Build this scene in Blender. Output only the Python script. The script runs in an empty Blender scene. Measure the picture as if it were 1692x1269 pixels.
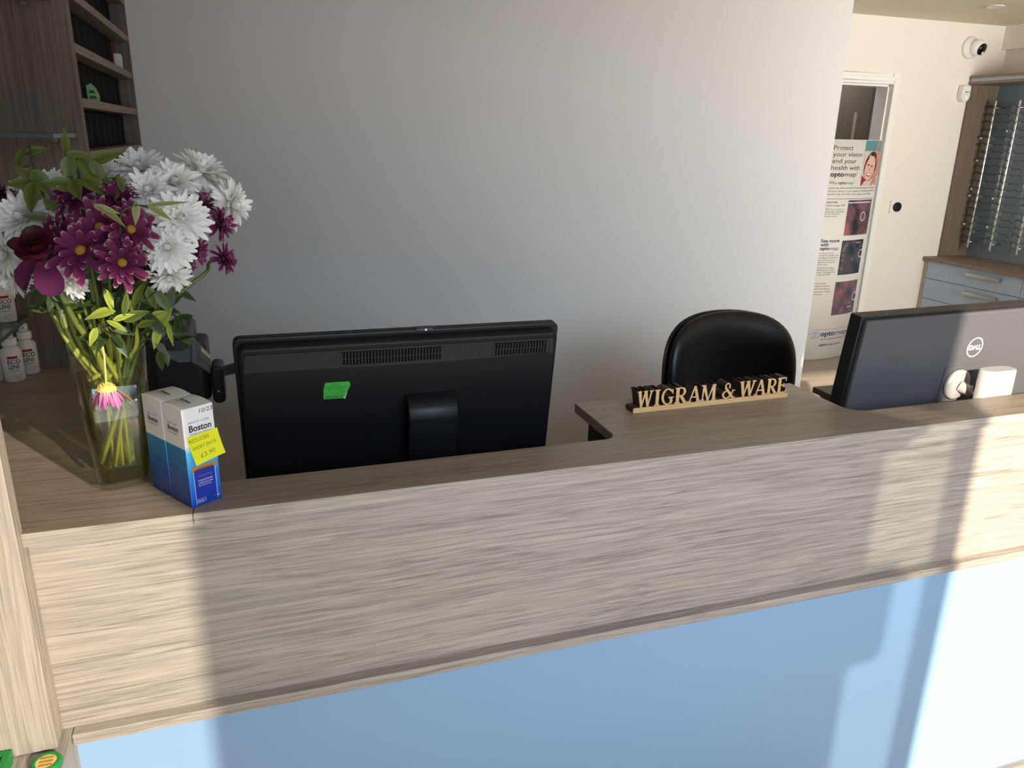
import bpy, bmesh, math, random
from mathutils import Vector, Matrix, Quaternion
PI = math.pi
col = bpy.context.scene.collection
scene = bpy.context.scene

# ------------------------------------------------------------------ materials
def S(r, g, b):
    f = lambda c: (c/255/12.92) if c/255 <= .04045 else ((c/255+.055)/1.055)**2.4
    return (f(r), f(g), f(b), 1)
def base_mat(name):
    m = bpy.data.materials.new(name); m.use_nodes = True
    nt = m.node_tree
    return m, nt, nt.nodes['Principled BSDF']
def P(name, c, rough=.5, metal=0, noise=0.0, nscale=30, spec=None, emit=None, coat=0):
    m, nt, b = base_mat(name)
    b.inputs['Base Color'].default_value = c
    b.inputs['Roughness'].default_value = rough
    b.inputs['Metallic'].default_value = metal
    if spec is not None: b.inputs['Specular IOR Level'].default_value = spec
    if coat: b.inputs['Coat Weight'].default_value = coat
    if emit: b.inputs['Emission Color'].default_value = c; b.inputs['Emission Strength'].default_value = emit
    tc = nt.nodes.new('ShaderNodeTexCoord'); n = nt.nodes.new('ShaderNodeTexNoise')
    n.inputs['Scale'].default_value = nscale; n.inputs['Detail'].default_value = 3
    nt.links.new(tc.outputs['Object'], n.inputs['Vector'])
    mx = nt.nodes.new('ShaderNodeMix'); mx.data_type = 'RGBA'
    k = max(noise, .015)
    mx.inputs[6].default_value = (c[0]*(1-k), c[1]*(1-k), c[2]*(1-k), 1)
    mx.inputs[7].default_value = (min(1, c[0]*(1+k)), min(1, c[1]*(1+k)), min(1, c[2]*(1+k)), 1)
    nt.links.new(n.outputs['Fac'], mx.inputs[0]); nt.links.new(mx.outputs[2], b.inputs['Base Color'])
    return m
def wood(name, dark, light, axis, rough=.5, seed=0., freq=1.0, spec=.4, wave=.03):
    m, nt, b = base_mat(name); N = nt.nodes.new; L = nt.links.new
    b.inputs['Roughness'].default_value = rough; b.inputs['Specular IOR Level'].default_value = spec
    tc = N('ShaderNodeTexCoord')
    def mapped(src, along, across, off=0.):
        mp = N('ShaderNodeMapping'); s = [across]*3; s[axis] = along
        mp.inputs['Scale'].default_value = s; mp.inputs['Location'].default_value = (seed+off, seed*1.7+off, seed*.6+off)
        L(src, mp.inputs['Vector']); return mp.outputs['Vector']
    lo = N('ShaderNodeTexNoise'); lo.inputs['Scale'].default_value = 1; lo.inputs['Detail'].default_value = 2
    L(mapped(tc.outputs['Object'], 1.6, 5.0), lo.inputs['Vector'])
    sub = N('ShaderNodeVectorMath'); sub.operation = 'SUBTRACT'; sub.inputs[1].default_value = (.5, .5, .5)
    L(lo.outputs['Color'], sub.inputs[0])
    sc = N('ShaderNodeVectorMath'); sc.operation = 'SCALE'; sc.inputs['Scale'].default_value = wave
    L(sub.outputs['Vector'], sc.inputs[0])
    ad = N('ShaderNodeVectorMath'); ad.operation = 'ADD'
    L(tc.outputs['Object'], ad.inputs[0]); L(sc.outputs['Vector'], ad.inputs[1])
    v = ad.outputs['Vector']
    def noise(vec, det=4, rgh=.55):
        n = N('ShaderNodeTexNoise'); n.inputs['Scale'].default_value = 1; n.inputs['Detail'].default_value = det
        n.inputs['Roughness'].default_value = rgh; L(vec, n.inputs['Vector']); return n.outputs['Fac']
    def ramp(f, a, bb):
        r = N('ShaderNodeMapRange'); r.inputs['From Min'].default_value = a; r.inputs['From Max'].default_value = bb
        L(f, r.inputs['Value']); return r.outputs['Result']
    def math_(op, a, bb=0.):
        n = N('ShaderNodeMath'); n.operation = op
        for i, q in enumerate((a, bb)):
            if isinstance(q, float): n.inputs[i].default_value = q
            else: L(q, n.inputs[i])
        return n.outputs[0]
    streak = ramp(noise(mapped(v, 3.5*freq, 190*freq), 3), .36, .60)
    broad = ramp(noise(mapped(v, 1.3*freq, 16*freq, 3.3), 3), .25, .75)
    fine = ramp(noise(mapped(v, 11*freq, 480*freq, 7.1), 2), .3, .62)
    lines = ramp(math_('ABSOLUTE', math_('SUBTRACT', noise(mapped(v, 2.4*freq, 105*freq, 5.7), 2), .5)), .0, .045)
    f = math_('ADD', math_('ADD', math_('MULTIPLY', streak, .30), math_('MULTIPLY', broad, .13)), math_('ADD', math_('MULTIPLY', fine, .29), math_('MULTIPLY', lines, .28)))
    mx = N('ShaderNodeMix'); mx.data_type = 'RGBA'; mx.inputs[6].default_value = dark; mx.inputs[7].default_value = light
    L(f, mx.inputs[0]); L(mx.outputs[2], b.inputs['Base Color'])
    bp = N('ShaderNodeBump'); bp.inputs['Strength'].default_value = .12; bp.inputs['Distance'].default_value = .001
    L(streak, bp.inputs['Height']); L(bp.outputs['Normal'], b.inputs['Normal'])
    return m
def ramp_mat(name, source, stops, rough=.5, axis=2, lo=0., hi=1., translucent=0., attr='tip', interp='LINEAR', noise=0.):
    """colour ramp along an object axis ('axis') or a vertex attribute ('attr')"""
    m, nt, b = base_mat(name); N = nt.nodes.new; L = nt.links.new
    b.inputs['Roughness'].default_value = rough
    if source == 'axis':
        tc = N('ShaderNodeTexCoord'); sx = N('ShaderNodeSeparateXYZ'); L(tc.outputs['Object'], sx.inputs[0]); src = sx.outputs[axis]
    else:
        at = N('ShaderNodeAttribute'); at.attribute_name = attr; src = at.outputs['Fac']
    mr = N('ShaderNodeMapRange'); mr.inputs['From Min'].default_value = lo; mr.inputs['From Max'].default_value = hi
    L(src, mr.inputs['Value'])
    out = mr.outputs['Result']
    cr = N('ShaderNodeValToRGB'); e = cr.color_ramp; e.interpolation = interp
    while len(e.elements) < len(stops): e.elements.new(.5)
    for el, (p, c) in zip(e.elements, stops): el.position = p; el.color = c
    L(out, cr.inputs['Fac']); L(cr.outputs['Color'], b.inputs['Base Color'])
    if translucent:
        tr = N('ShaderNodeBsdfTranslucent'); L(cr.outputs['Color'], tr.inputs['Color'])
        ms = N('ShaderNodeMixShader'); ms.inputs[0].default_value = translucent
        L(b.outputs[0], ms.inputs[1]); L(tr.outputs[0], ms.inputs[2])
        L(ms.outputs[0], nt.nodes['Material Output'].inputs['Surface'])
    return m
def glassy(name, tint, gloss=1.0, rough=.02, edge=.0):
    m = bpy.data.materials.new(name); m.use_nodes = True; nt = m.node_tree; nt.nodes.clear(); N = nt.nodes.new; L = nt.links.new
    o = N('ShaderNodeOutputMaterial'); tr = N('ShaderNodeBsdfTransparent'); tr.inputs['Color'].default_value = tint
    gl = N('ShaderNodeBsdfGlossy'); gl.inputs['Roughness'].default_value = rough; gl.inputs['Color'].default_value = (.9, .95, .93, 1)
    fr = N('ShaderNodeLayerWeight'); fr.inputs['Blend'].default_value = .5; pw = N('ShaderNodeMath'); pw.operation = 'POWER'; pw.inputs[1].default_value = 3.5; L(fr.outputs['Facing'], pw.inputs[0]); ml = N('ShaderNodeMath'); ml.operation = 'MULTIPLY_ADD'; ml.inputs[1].default_value = .55; ml.inputs[2].default_value = .035; L(pw.outputs[0], ml.inputs[0])
    mu = N('ShaderNodeMath'); mu.operation = 'MULTIPLY'; mu.inputs[1].default_value = gloss; L(ml.outputs[0], mu.inputs[0])
    tc = N('ShaderNodeTexCoord'); n = N('ShaderNodeTexNoise'); n.inputs['Scale'].default_value = 8; L(tc.outputs['Object'], n.inputs['Vector'])
    bp = N('ShaderNodeBump'); bp.inputs['Strength'].default_value = .02; L(n.outputs['Fac'], bp.inputs['Height']); L(bp.outputs[0], gl.inputs['Normal'])
    ms = N('ShaderNodeMixShader'); L(mu.outputs[0], ms.inputs[0]); L(tr.outputs[0], ms.inputs[1]); L(gl.outputs[0], ms.inputs[2])
    L(ms.outputs[0], o.inputs['Surface']); return m

WD, WL = S(108, 100, 93), S(186, 175, 163)
M = {}
M['wood_x'] = wood('oak_laminate_along', WD, WL, 0, .45, 1.3)
M['wood_top'] = wood('oak_laminate_worktop', S(104, 90, 78), S(165, 148, 130), 0, .38, 4.1)
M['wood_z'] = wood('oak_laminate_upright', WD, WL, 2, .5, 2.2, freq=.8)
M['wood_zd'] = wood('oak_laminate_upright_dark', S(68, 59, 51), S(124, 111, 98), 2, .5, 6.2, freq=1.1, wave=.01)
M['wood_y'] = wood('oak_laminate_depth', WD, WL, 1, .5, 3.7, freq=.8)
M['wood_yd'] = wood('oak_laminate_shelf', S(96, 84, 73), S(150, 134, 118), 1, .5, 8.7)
M['wood_desk'] = wood('dark_desk_laminate', S(62, 54, 47), S(104, 93, 82), 0, .45, 4.6)
M['floor'] = wood('plank_floor', S(116, 105, 94), S(178, 165, 150), 0, .45, 5.1, freq=.35)
M['blue'] = P('pale_blue_laminate', S(141, 174, 206), .38, noise=.02, nscale=5)
M['blue_grey'] = P('grey_blue_laminate', S(166, 186, 206), .45)
M['blue_back'] = P('slate_blue_board', S(116, 132, 144), .5)
M['wall'] = P('cream_wall_paint', S(224, 222, 219), .8, noise=.02, nscale=2)
M['wall_warm'] = P('warm_wall_paint', S(230, 225, 214), .8, noise=.02, nscale=2)
M['ceiling'] = P('ceiling_paint', S(224, 212, 192), .85)
M['white_gloss'] = P('white_gloss_paint', S(236, 234, 228), .3)
M['white_plastic'] = P('white_plastic', S(232, 230, 226), .35)
M['dark_grey'] = P('dark_grey_door', S(96, 92, 84), .5)
M['mid_grey'] = P('hall_grey', S(150, 146, 136), .8)
M['black'] = P('black_plastic', S(20, 21, 24), .42, spec=.35)
M['black_shell'] = P('black_textured_shell', S(15, 16, 20), .5, noise=.1, nscale=400, spec=.3)
M['black_gloss'] = P('glossy_black', S(14, 14, 16), .15)
M['charcoal'] = P('charcoal_plastic', S(66, 67, 70), .5)
M['vent'] = P('vent_charcoal', S(30, 31, 33), .55)
M['void'] = P('black_card', S(9, 9, 10), .8, spec=.1)
M['file_edge'] = P('file_edge', S(40, 38, 36), .6)
M['leather'] = P('black_leatherette', S(17, 18, 20), .38, noise=.1, nscale=150, spec=.5)
M['monitor_grey'] = P('dark_grey_monitor_back', S(92, 92, 94), .5, spec=.25)
M['monitor_side'] = P('monitor_rim', S(38, 38, 38), .4)
M['silver'] = P('silver_paint', S(205, 204, 202), .32, .35)
M['chrome'] = P('chrome', S(215, 214, 210), .22, 1)
M['steel'] = P('brushed_handle', S(190, 186, 178), .3, 1, noise=.1, nscale=60)
M['white'] = P('white_print', S(240, 240, 240), .5)
M['ink'] = P('black_ink', S(24, 26, 34), .6)
M['ink_grey'] = P('grey_ink', S(98, 98, 104), .6)
M['ink_blue'] = P('navy_ink', S(28, 48, 92), .6)
M['ink_teal'] = P('teal_ink', S(30, 140, 130), .6)
M['ink_red'] = P('crimson_ink', S(150, 26, 50), .6)
M['ink_pale'] = P('pale_ink', S(205, 215, 235), .6)
M['ink_brown'] = P('bronze_ink', S(186, 130, 70), .5)
M['ply'] = wood('birch_ply_face', S(214, 164, 104), S(240, 198, 142), 0, .55, 1.0, freq=1.5)
M['char'] = P('charred_edge', S(66, 49, 41), .7, noise=.2, nscale=90)
M['green_sticker'] = P('green_sticker', S(64, 176, 66), .5)
M['green_ink'] = P('dark_green_ink', S(22, 92, 34), .6)
M['green_plastic'] = P('green_plastic', S(18, 140, 62), .35)
M['note'] = P('yellow_sticky_paper', S(238, 240, 32), .7)
M['pen'] = P('pen_ink', S(66, 62, 40), .6)
M['vase'] = glassy('vase_glass', (.955, .975, .955, 1), 1.3)
M['water'] = glassy('cloudy_water', (.71, .72, .44, 1), .6, .05)
M['glass_shelf'] = glassy('shelf_glass', (.80, .88, .87, 1), 1.0)
M['glass_edge'] = P('glass_edge', S(92, 112, 112), .2)
M['lens'] = glassy('spectacle_lens', (.93, .95, .95, 1), 1.6)
M['frame_dark'] = P('dark_frame', S(34, 32, 32), .35)
M['stem'] = P('green_stem', S(122, 142, 44), .5, noise=.25, nscale=25)
M['stem_sun_graded'] = ramp_mat('sun_graded_stem', 'axis', [(0, S(186, 180, 70)), (.28, S(156, 160, 58)), (.5, S(92, 108, 48)), (.72, S(44, 56, 30))], .45, lo=-.02, hi=.33)  # sunlight put into the colour: lower stem bright yellow-green, upper stem dark
M['leaf'] = ramp_mat('green_leaf', 'attr', [(0, S(72, 88, 34)), (1, S(106, 120, 56))], .45, translucent=.25)
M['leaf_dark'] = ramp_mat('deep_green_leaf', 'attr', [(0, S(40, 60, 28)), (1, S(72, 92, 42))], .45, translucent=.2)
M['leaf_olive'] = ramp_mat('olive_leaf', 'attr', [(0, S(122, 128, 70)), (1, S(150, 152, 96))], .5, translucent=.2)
M['leaf_sunlit'] = ramp_mat('sun_bright_leaf', 'attr', [(0, S(150, 172, 54)), (1, S(196, 206, 96))], .45, translucent=.3)  # leaf green brightened in the colour to stand for sun on it
M['petal_white'] = ramp_mat('white_petal', 'attr', [(0, S(232, 234, 200)), (.35, S(246, 246, 240)), (1, S(250, 250, 250))], .6, translucent=.25)
M['petal_purple'] = ramp_mat('purple_petal', 'attr', [(0, S(70, 8, 48)), (.6, S(98, 14, 70)), (.9, S(110, 28, 78)), (1, S(190, 150, 158))], .75, translucent=.15)
M['petal_dark'] = ramp_mat('dark_purple_petal', 'attr', [(0, S(58, 14, 44)), (.8, S(96, 26, 66)), (1, S(140, 74, 104))], .5, translucent=.12)
M['petal_rose'] = ramp_mat('rose_petal', 'attr', [(0, S(120, 14, 92)), (.35, S(110, 14, 74)), (.7, S(84, 14, 26)), (1, S(44, 8, 12))], .55, translucent=.12)
M['petal_magenta'] = ramp_mat('magenta_rose_petal', 'attr', [(0, S(84, 12, 40)), (.5, S(84, 10, 66)), (1, S(62, 8, 54))], .9, translucent=.05)
M['petal_pink'] = ramp_mat('pink_petal', 'attr', [(0, S(238, 196, 190)), (.4, S(232, 150, 196)), (1, S(214, 110, 180))], .5, translucent=.25)
M['disc_yellow'] = P('flower_disc', S(160, 112, 28), .75, noise=.45, nscale=500)
M['disc_pale'] = P('pale_flower_disc', S(238, 214, 120), .7, noise=.25, nscale=400)
WHT = S(228, 226, 222)
M['box_side'] = ramp_mat('carton_side', 'axis', [(0, S(24, 44, 116)), (.25, S(24, 74, 140)), (.6, S(20, 128, 168)), (.605, WHT), (1, WHT)], .35, lo=0, hi=.15)
M['box_front'] = ramp_mat('carton_front', 'axis', [(0, S(14, 66, 190)), (.3, S(30, 128, 226)), (.56, S(90, 200, 246)), (.63, S(242, 243, 245)), (1, S(242, 243, 245))], .35, lo=0, hi=.15)
M['box_panel'] = P('carton_blue_panel', S(16, 52, 168), .35)
M['box_top'] = P('carton_top', S(236, 233, 226), .4)
M['faint_print'] = P('faint_blue_print', S(92, 140, 178), .5)
def retina(name, c0, c1, c2, seed):
    m, nt, b = base_mat(name); N = nt.nodes.new; L = nt.links.new
    tc = N('ShaderNodeTexCoord'); mp = N('ShaderNodeMapping'); mp.inputs['Location'].default_value = (seed, seed, seed)
    n = N('ShaderNodeTexNoise'); n.inputs['Scale'].default_value = 9; n.inputs['Detail'].default_value = 5
    L(tc.outputs['Object'], mp.inputs[0]); L(mp.outputs[0], n.inputs['Vector'])
    cr = N('ShaderNodeValToRGB'); e = cr.color_ramp; e.elements.new(.5)
    for el, (p, c) in zip(e.elements, ((.40, c0), (.53, c1), (.72, c2))): el.position = p; el.color = c
    L(n.outputs['Fac'], cr.inputs[0]); L(cr.outputs[0], b.inputs['Base Color']); b.inputs['Roughness'].default_value = .3
    return m
M['retina_red'] = retina('red_retina_print', S(50, 48, 52), S(112, 82, 90), S(178, 104, 112), 1)
M['retina_dark'] = retina('dark_retina_print', S(38, 50, 58), S(72, 76, 82), S(128, 72, 78), 5.3)
M['retina_rose'] = retina('rose_retina_print', S(80, 74, 80), S(116, 90, 98), S(176, 98, 106), 9.1)
M['banner'] = P('banner_vinyl', S(226, 224, 218), .25)
M['skin'] = P('printed_skin', S(224, 178, 160), .4)
M['skin_shade'] = P('printed_skin_shade', S(196, 140, 124), .4)
M['hair'] = P('printed_hair', S(58, 36, 34), .4)
M['sea'] = P('printed_sea', S(92, 140, 150), .4, noise=.3, nscale=40)
M['sand'] = P('printed_sand', S(206, 190, 176), .4, noise=.1, nscale=40)
M['lamp_lens'] = P('led_diffuser', S(168, 176, 188), .4)

# ------------------------------------------------------------------ mesh helpers
class MB:
    def __init__(s): s.v = []; s.f = []; s.m = []; s.sm = []; s.tip = []
    def add(s, vs, fs, mi=0, smooth=False, tips=None):
        o = len(s.v); s.v += [Vector(p) for p in vs]; s.tip += (tips if tips else [0.]*len(vs))
        for f in fs: s.f.append([o+i for i in f]); s.m.append(mi); s.sm.append(smooth)
    def box(s, lo, hi, mi=0):
        x0, y0, z0 = lo; x1, y1, z1 = hi
        s.add([(x0, y0, z0), (x1, y0, z0), (x1, y1, z0), (x0, y1, z0), (x0, y0, z1), (x1, y0, z1), (x1, y1, z1), (x0, y1, z1)],
              [(3, 2, 1, 0), (4, 5, 6, 7), (0, 1, 5, 4), (1, 2, 6, 5), (2, 3, 7, 6), (3, 0, 4, 7)], mi)
    def prism(s, poly, axis, a, b, mi=0, side=None, smooth=False):
        """polygon in the two other axes (x,y)|(x,z)|(y,z), extruded along axis from a to b"""
        n = len(poly)
        def p(q, t):
            if axis == 2: return (q[0], q[1], t)
            if axis == 1: return (q[0], t, q[1])
            return (t, q[0], q[1])
        vs = [p(q, a) for q in poly]+[p(q, b) for q in poly]
        s.add(vs, [list(range(n))[::-1], list(range(n, 2*n))], mi)
        s.add(vs, [(i, (i+1) % n, n+(i+1) % n, n+i) for i in range(n)], mi if side is None else side, smooth)
    def tube(s, pts, rad, n=8, mi=0, cap=True):
        pts = [Vector(p) for p in pts]; k = len(pts)
        rs = rad if isinstance(rad, (list, tuple)) else [rad]*k
        vs = []; up = Vector((0.3, 0.5, .81))
        for i, p in enumerate(pts):
            t = (pts[min(i+1, k-1)]-pts[max(i-1, 0)]).normalized()
            a = t.cross(up)
            if a.length < 1e-3: a = t.cross(Vector((1, 0, 0)))
            a.normalize(); b = t.cross(a)
            vs += [p+(a*math.cos(2*PI*j/n)+b*math.sin(2*PI*j/n))*rs[i] for j in range(n)]
        fs = [(i*n+j, i*n+(j+1) % n, (i+1)*n+(j+1) % n, (i+1)*n+j) for i in range(k-1) for j in range(n)]
        s.add(vs, fs, mi, True)
        if cap: s.add(vs, [list(range(n))[::-1], list(range((k-1)*n, k*n))], mi)
    def lathe(s, prof, c, n=24, mi=0, axis=2, smooth=True, rot=None):
        """prof: (radius, height) pairs about an axis through c"""
        c = Vector(c); vs = []
        for r, h in prof:
            for j in range(n):
                a = 2*PI*j/n; q = [r*math.cos(a), r*math.sin(a)]
                p = Vector((q[0], q[1], h)) if axis == 2 else Vector((q[0], h, q[1])) if axis == 1 else Vector((h, q[0], q[1]))
                if rot: p = rot @ p
                vs.append(c+p)
        k = len(prof)
        s.add(vs, [(i*n+j, i*n+(j+1) % n, (i+1)*n+(j+1) % n, (i+1)*n+j) for i in range(k-1) for j in range(n)], mi, smooth)
        s.add(vs, [list(range(n))[::-1], list(range((k-1)*n, k*n))], mi)
    def build(s, name, mats, parent=None, origin=None, local=False, bevel=0, seg=2, recalc=True, sub=0):
        mats = mats if isinstance(mats, (list, tuple)) else [mats]
        if origin is None:
            if parent is not None: origin = Vector((0, 0, 0)) if local else parent.matrix_world_loc if hasattr(parent, 'matrix_world_loc') else Vector(parent.location)
            else:
                origin = Vector((sum(p.x for p in s.v)/len(s.v), sum(p.y for p in s.v)/len(s.v), min(p.z for p in s.v)))
        origin = Vector(origin)
        me = bpy.data.meshes.new(name)
        me.from_pydata([tuple(p-origin) for p in s.v], [], s.f)
        for mt in mats: me.materials.append(mt)
        me.polygons.foreach_set('material_index', s.m); me.polygons.foreach_set('use_smooth', s.sm)
        if any(s.tip):
            at = me.attributes.new('tip', 'FLOAT', 'POINT'); at.data.foreach_set('value', s.tip)
        me.update()
        if recalc:
            bm = bmesh.new(); bm.from_mesh(me)
            bmesh.ops.remove_doubles(bm, verts=bm.verts, dist=1e-6)
            bmesh.ops.recalc_face_normals(bm, faces=bm.faces); bm.to_mesh(me); bm.free()
        o = bpy.data.objects.new(name, me); col.objects.link(o)
        if parent is None: o.location = origin
        else:
            o.parent = parent
            if not local and parent.type == 'MESH': o.location = (0, 0, 0)
        if bevel:
            b = o.modifiers.new('Bevel', 'BEVEL'); b.width = bevel; b.segments = seg; b.limit_method = 'ANGLE'; b.angle_limit = math.radians(40)
        if sub:
            b = o.modifiers.new('Subdivision', 'SUBSURF'); b.levels = sub; b.render_levels = sub
        return o
def thing(name, label, cat, loc=(0, 0, 0), rot=None, group=None):
    o = bpy.data.objects.new(name, None); o.empty_display_size = .05; col.objects.link(o); o.location = loc
    if rot is not None: o.rotation_mode = 'QUATERNION'; o.rotation_quaternion = rot
    o['label'] = label; o['category'] = cat
    if group: o['group'] = group
    return o
def tag(o, label, cat, group=None):
    o['label'] = label; o['category'] = cat
    if group: o['group'] = group
    return o
def struct(mb, name, mats, **k):
    o = mb.build(name, mats, origin=(0, 0, 0), **k); o['kind'] = 'structure'; return o
def bx(lo, hi, mi=0):
    m = MB(); m.box(lo, hi, mi); return m
_tc = {}
def glyphs(s, bold=0.):
    """2-D outline mesh of a line of text at size 1 -> verts, faces, width"""
    k = (s, bold)
    if k in _tc: return _tc[k]
    cu = bpy.data.curves.new('text', 'FONT'); cu.body = s; cu.size = 1; cu.offset = bold; cu.resolution_u = 3
    o = bpy.data.objects.new('text', cu); col.objects.link(o)
    dg = bpy.context.evaluated_depsgraph_get(); me = bpy.data.meshes.new_from_object(o.evaluated_get(dg))
    vs = [(p.co.x, p.co.y) for p in me.vertices]; fs = [list(q.vertices) for q in me.polygons]
    x0 = min(v[0] for v in vs); vs = [(x-x0, y) for x, y in vs]; w = max(v[0] for v in vs)
    bpy.data.objects.remove(o); bpy.data.curves.remove(cu); bpy.data.meshes.remove(me)
    _tc[k] = (vs, fs, w); return _tc[k]
def write(mb, s, x, y, size, fn, width=None, bold=0., mi=0, align='l', shear=0., ang=0.):
    vs, fs, w = glyphs(s, bold)
    sx = size if width is None else width/w
    off = {'l': 0, 'c': -w*sx/2, 'r': -w*sx}[align]; ca, sa = math.cos(ang), math.sin(ang)
    out = []
    for a, b in vs:
        u = a*sx+off+shear*b*size; v = b*size
        out.append(fn(x+u*ca-v*sa, y+u*sa+v*ca))
    mb.add(out, fs, mi)
def arc(cx, cy, r, a0, a1, n):
    return [(cx+r*math.cos(math.radians(a0+(a1-a0)*i/n)), cy+r*math.sin(math.radians(a0+(a1-a0)*i/n))) for i in range(n+1)]
def rrect(x0, y0, x1, y1, r, n=5):
    return arc(x1-r, y0+r, r, -90, 0, n)+arc(x1-r, y1-r, r, 0, 90, n)+arc(x0+r, y1-r, r, 90, 180, n)+arc(x0+r, y0+r, r, 180, 270, n)

CT = 1.08       # counter top height
FARY = 4.888; BACKY = 2.905; CEIL = 2.467; RX = 5.60

# ------------------------------------------------------------------ setting
struct(bx((-1.4, -1.24, -.05), (RX+.2, 7.2, 0)), 'floor', M['floor'])
struct(bx((-1.6, -1.24, CEIL), (RX+.2, 7.2, CEIL+.05)), 'ceiling', M['ceiling'])
struct(bx((-1.4, BACKY, 0), (2.449, BACKY+.14, CEIL)), 'wall_back', M['wall'])
struct(bx((2.309, BACKY+.14, 0), (2.449, FARY, CEIL)), 'wall_corner', M['wall'])
mb = MB(); mb.box((2.309, FARY, 0), (3.72, FARY+.12, CEIL)); mb.box((4.55, FARY, 0), (RX, FARY+.12, CEIL)); mb.box((3.72, FARY, 2.016), (4.55, FARY+.12, CEIL))
struct(mb, 'wall_far', M['wall_warm'])
struct(bx((RX, -1.24, 0), (RX+.12, 7.2, CEIL)), 'wall_right', M['wall_warm'])
struct(bx((-1.5, -1.24, 0), (-1.4, BACKY+.14, CEIL)), 'wall_left', M['wall'])
# unseen guessed shop front behind the camera: openings shaped to throw the sun patches
mb = MB(); y0, y1 = -1.24, -1.2
mb.box((-1.4, y0, 0), (.033, y1, CEIL)); mb.box((.033, y0, 2.41), (1.305, y1, CEIL)); mb.box((1.305, y0, 0), (2.557, y1, CEIL))
mb.box((2.557, y0, 2.016), (2.62, y1, 2.295)); mb.box((2.557, y0, 2.295), (2.752, y1, CEIL)); mb.box((2.557, y0, 1.514), (2.645, y1, 1.743))  # unseen blocks added to step the edge of the narrow sun patch
mb.box((2.752, y0, 0), (RX, y1, CEIL))
struct(mb, 'wall_front', M['wall'])
struct(bx((2.545, -1.224, 0), (2.765, -1.218, 2.30)), 'dimming_pane_1', glassy('sun_dimming_glass', (.70, .73, .76, 1), .6))  # unseen tinted pane added to dim the sun through the slot
# doorway in the far wall
mb = MB()
for k, (w, d) in enumerate(((.075, .016), (.05, .028), (.022, .036))):
    mb.box((4.55, FARY-d, 0), (4.55+w, FARY, 2.016+w)); mb.box((3.72-w, FARY-d, 0), (3.72, FARY, 2.016+w)); mb.box((3.72, FARY-d, 2.016), (4.55, FARY, 2.016+w))
mb.box((4.535, FARY, 0), (4.55, FARY+.12, 2.016)); mb.box((3.72, FARY, 0), (3.735, FARY+.12, 2.016)); mb.box((3.72, FARY, 2.001), (4.55, FARY+.12, 2.016))
struct(mb, 'trim_1', M['white_gloss'], bevel=.003)
struct(bx((3.0, 6.9, 0), (RX, 7.0, CEIL)), 'wall_hall', M['mid_grey'])
struct(bx((5.40, 5.01, 0), (5.46, 6.9, CEIL)), 'wall_passage', M['mid_grey'])
d = struct(bx((3.5, 5.62, .01), (5.06, 5.66, 2.25)), 'door_1', M['dark_grey'])
mb = MB()
for x in (4.70, 4.90): mb.box((x, 5.612, 1.45), (x+.025, 5.6195, 1.85))
mb.box((3.5, 5.608, 2.09), (5.06, 5.6195, 2.10)); mb.build('door_panel', M['mid_grey'], d, origin=(0, 0, 0))
struct(bx((4.62, FARY-.014, 0), (5.15, FARY, .07)), 'baseboard_far', M['white_gloss'], bevel=.004)
struct(bx((RX-.05, 3.0, 2.30), (RX, FARY, CEIL)), 'trim_2', M['wall_warm'])

# ------------------------------------------------------------------ reception counter
t = thing('reception_counter', 'long reception counter with oak-effect top and apron over pale blue panels', 'counter', (0, 1.1, 0))
mb = MB()
poly = [(-.1085, 1.078), (2.6, 1.078), (2.6, 1.18)]+arc(1.175, 1.22, .04, 270, 180, 6)+[(1.135, 1.38), (.606, 1.38)]+arc(.581, 1.205, .025, 0, -90, 6)+[(-.1085, 1.18)]
mb.prism(poly, 2, 1.06, CT); mb.build('worktop', M['wood_top'], t, bevel=.0015)
mb = MB()
poly = [(-1.0, 1.078), (-.1095, 1.078), (-.1095, 1.18)]+arc(-.105, 1.21, .03, 270, 180, 6)[1:]+[(-.135, 1.91), (-1.0, 1.91)]
mb.prism(poly, 2, 1.06, CT); mb.build('return_worktop', M['wood_top'], t, bevel=.0015)
mb = MB(); mb.box((-.35, 1.0779, 1.0602), (-.1096, 1.0785, 1.0798)); mb.box((-.1084, 1.0779, 1.0602), (2.6, 1.0785, 1.0798)); mb.build('edge_banding', M['wood_x'], t)
bx((-.40, 1.098, .73), (2.6, 1.116, 1.0598)).build('apron', M['wood_x'], t)
bx((-.308, 1.078, .727), (2.6, 1.1, .745)).build('ledge', M['wood_x'], t, bevel=.001)
bx((-.33, 1.0985, .088), (2.6, 1.1165, .7268)).build('lower_panel', M['blue'], t)
bx((-.308, 1.085, 0), (2.6, 1.1165, .087)).build('plinth', M['wood_x'], t)
bx((.626, 1.19, .762), (.644, 1.35, 1.0598)).build('support_panel', M['black'], t)
bx((-.16, 1.2, 0), (-.142, 1.9, 1.0598)).build('side_panel', M['wood_z'], t)

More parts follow.
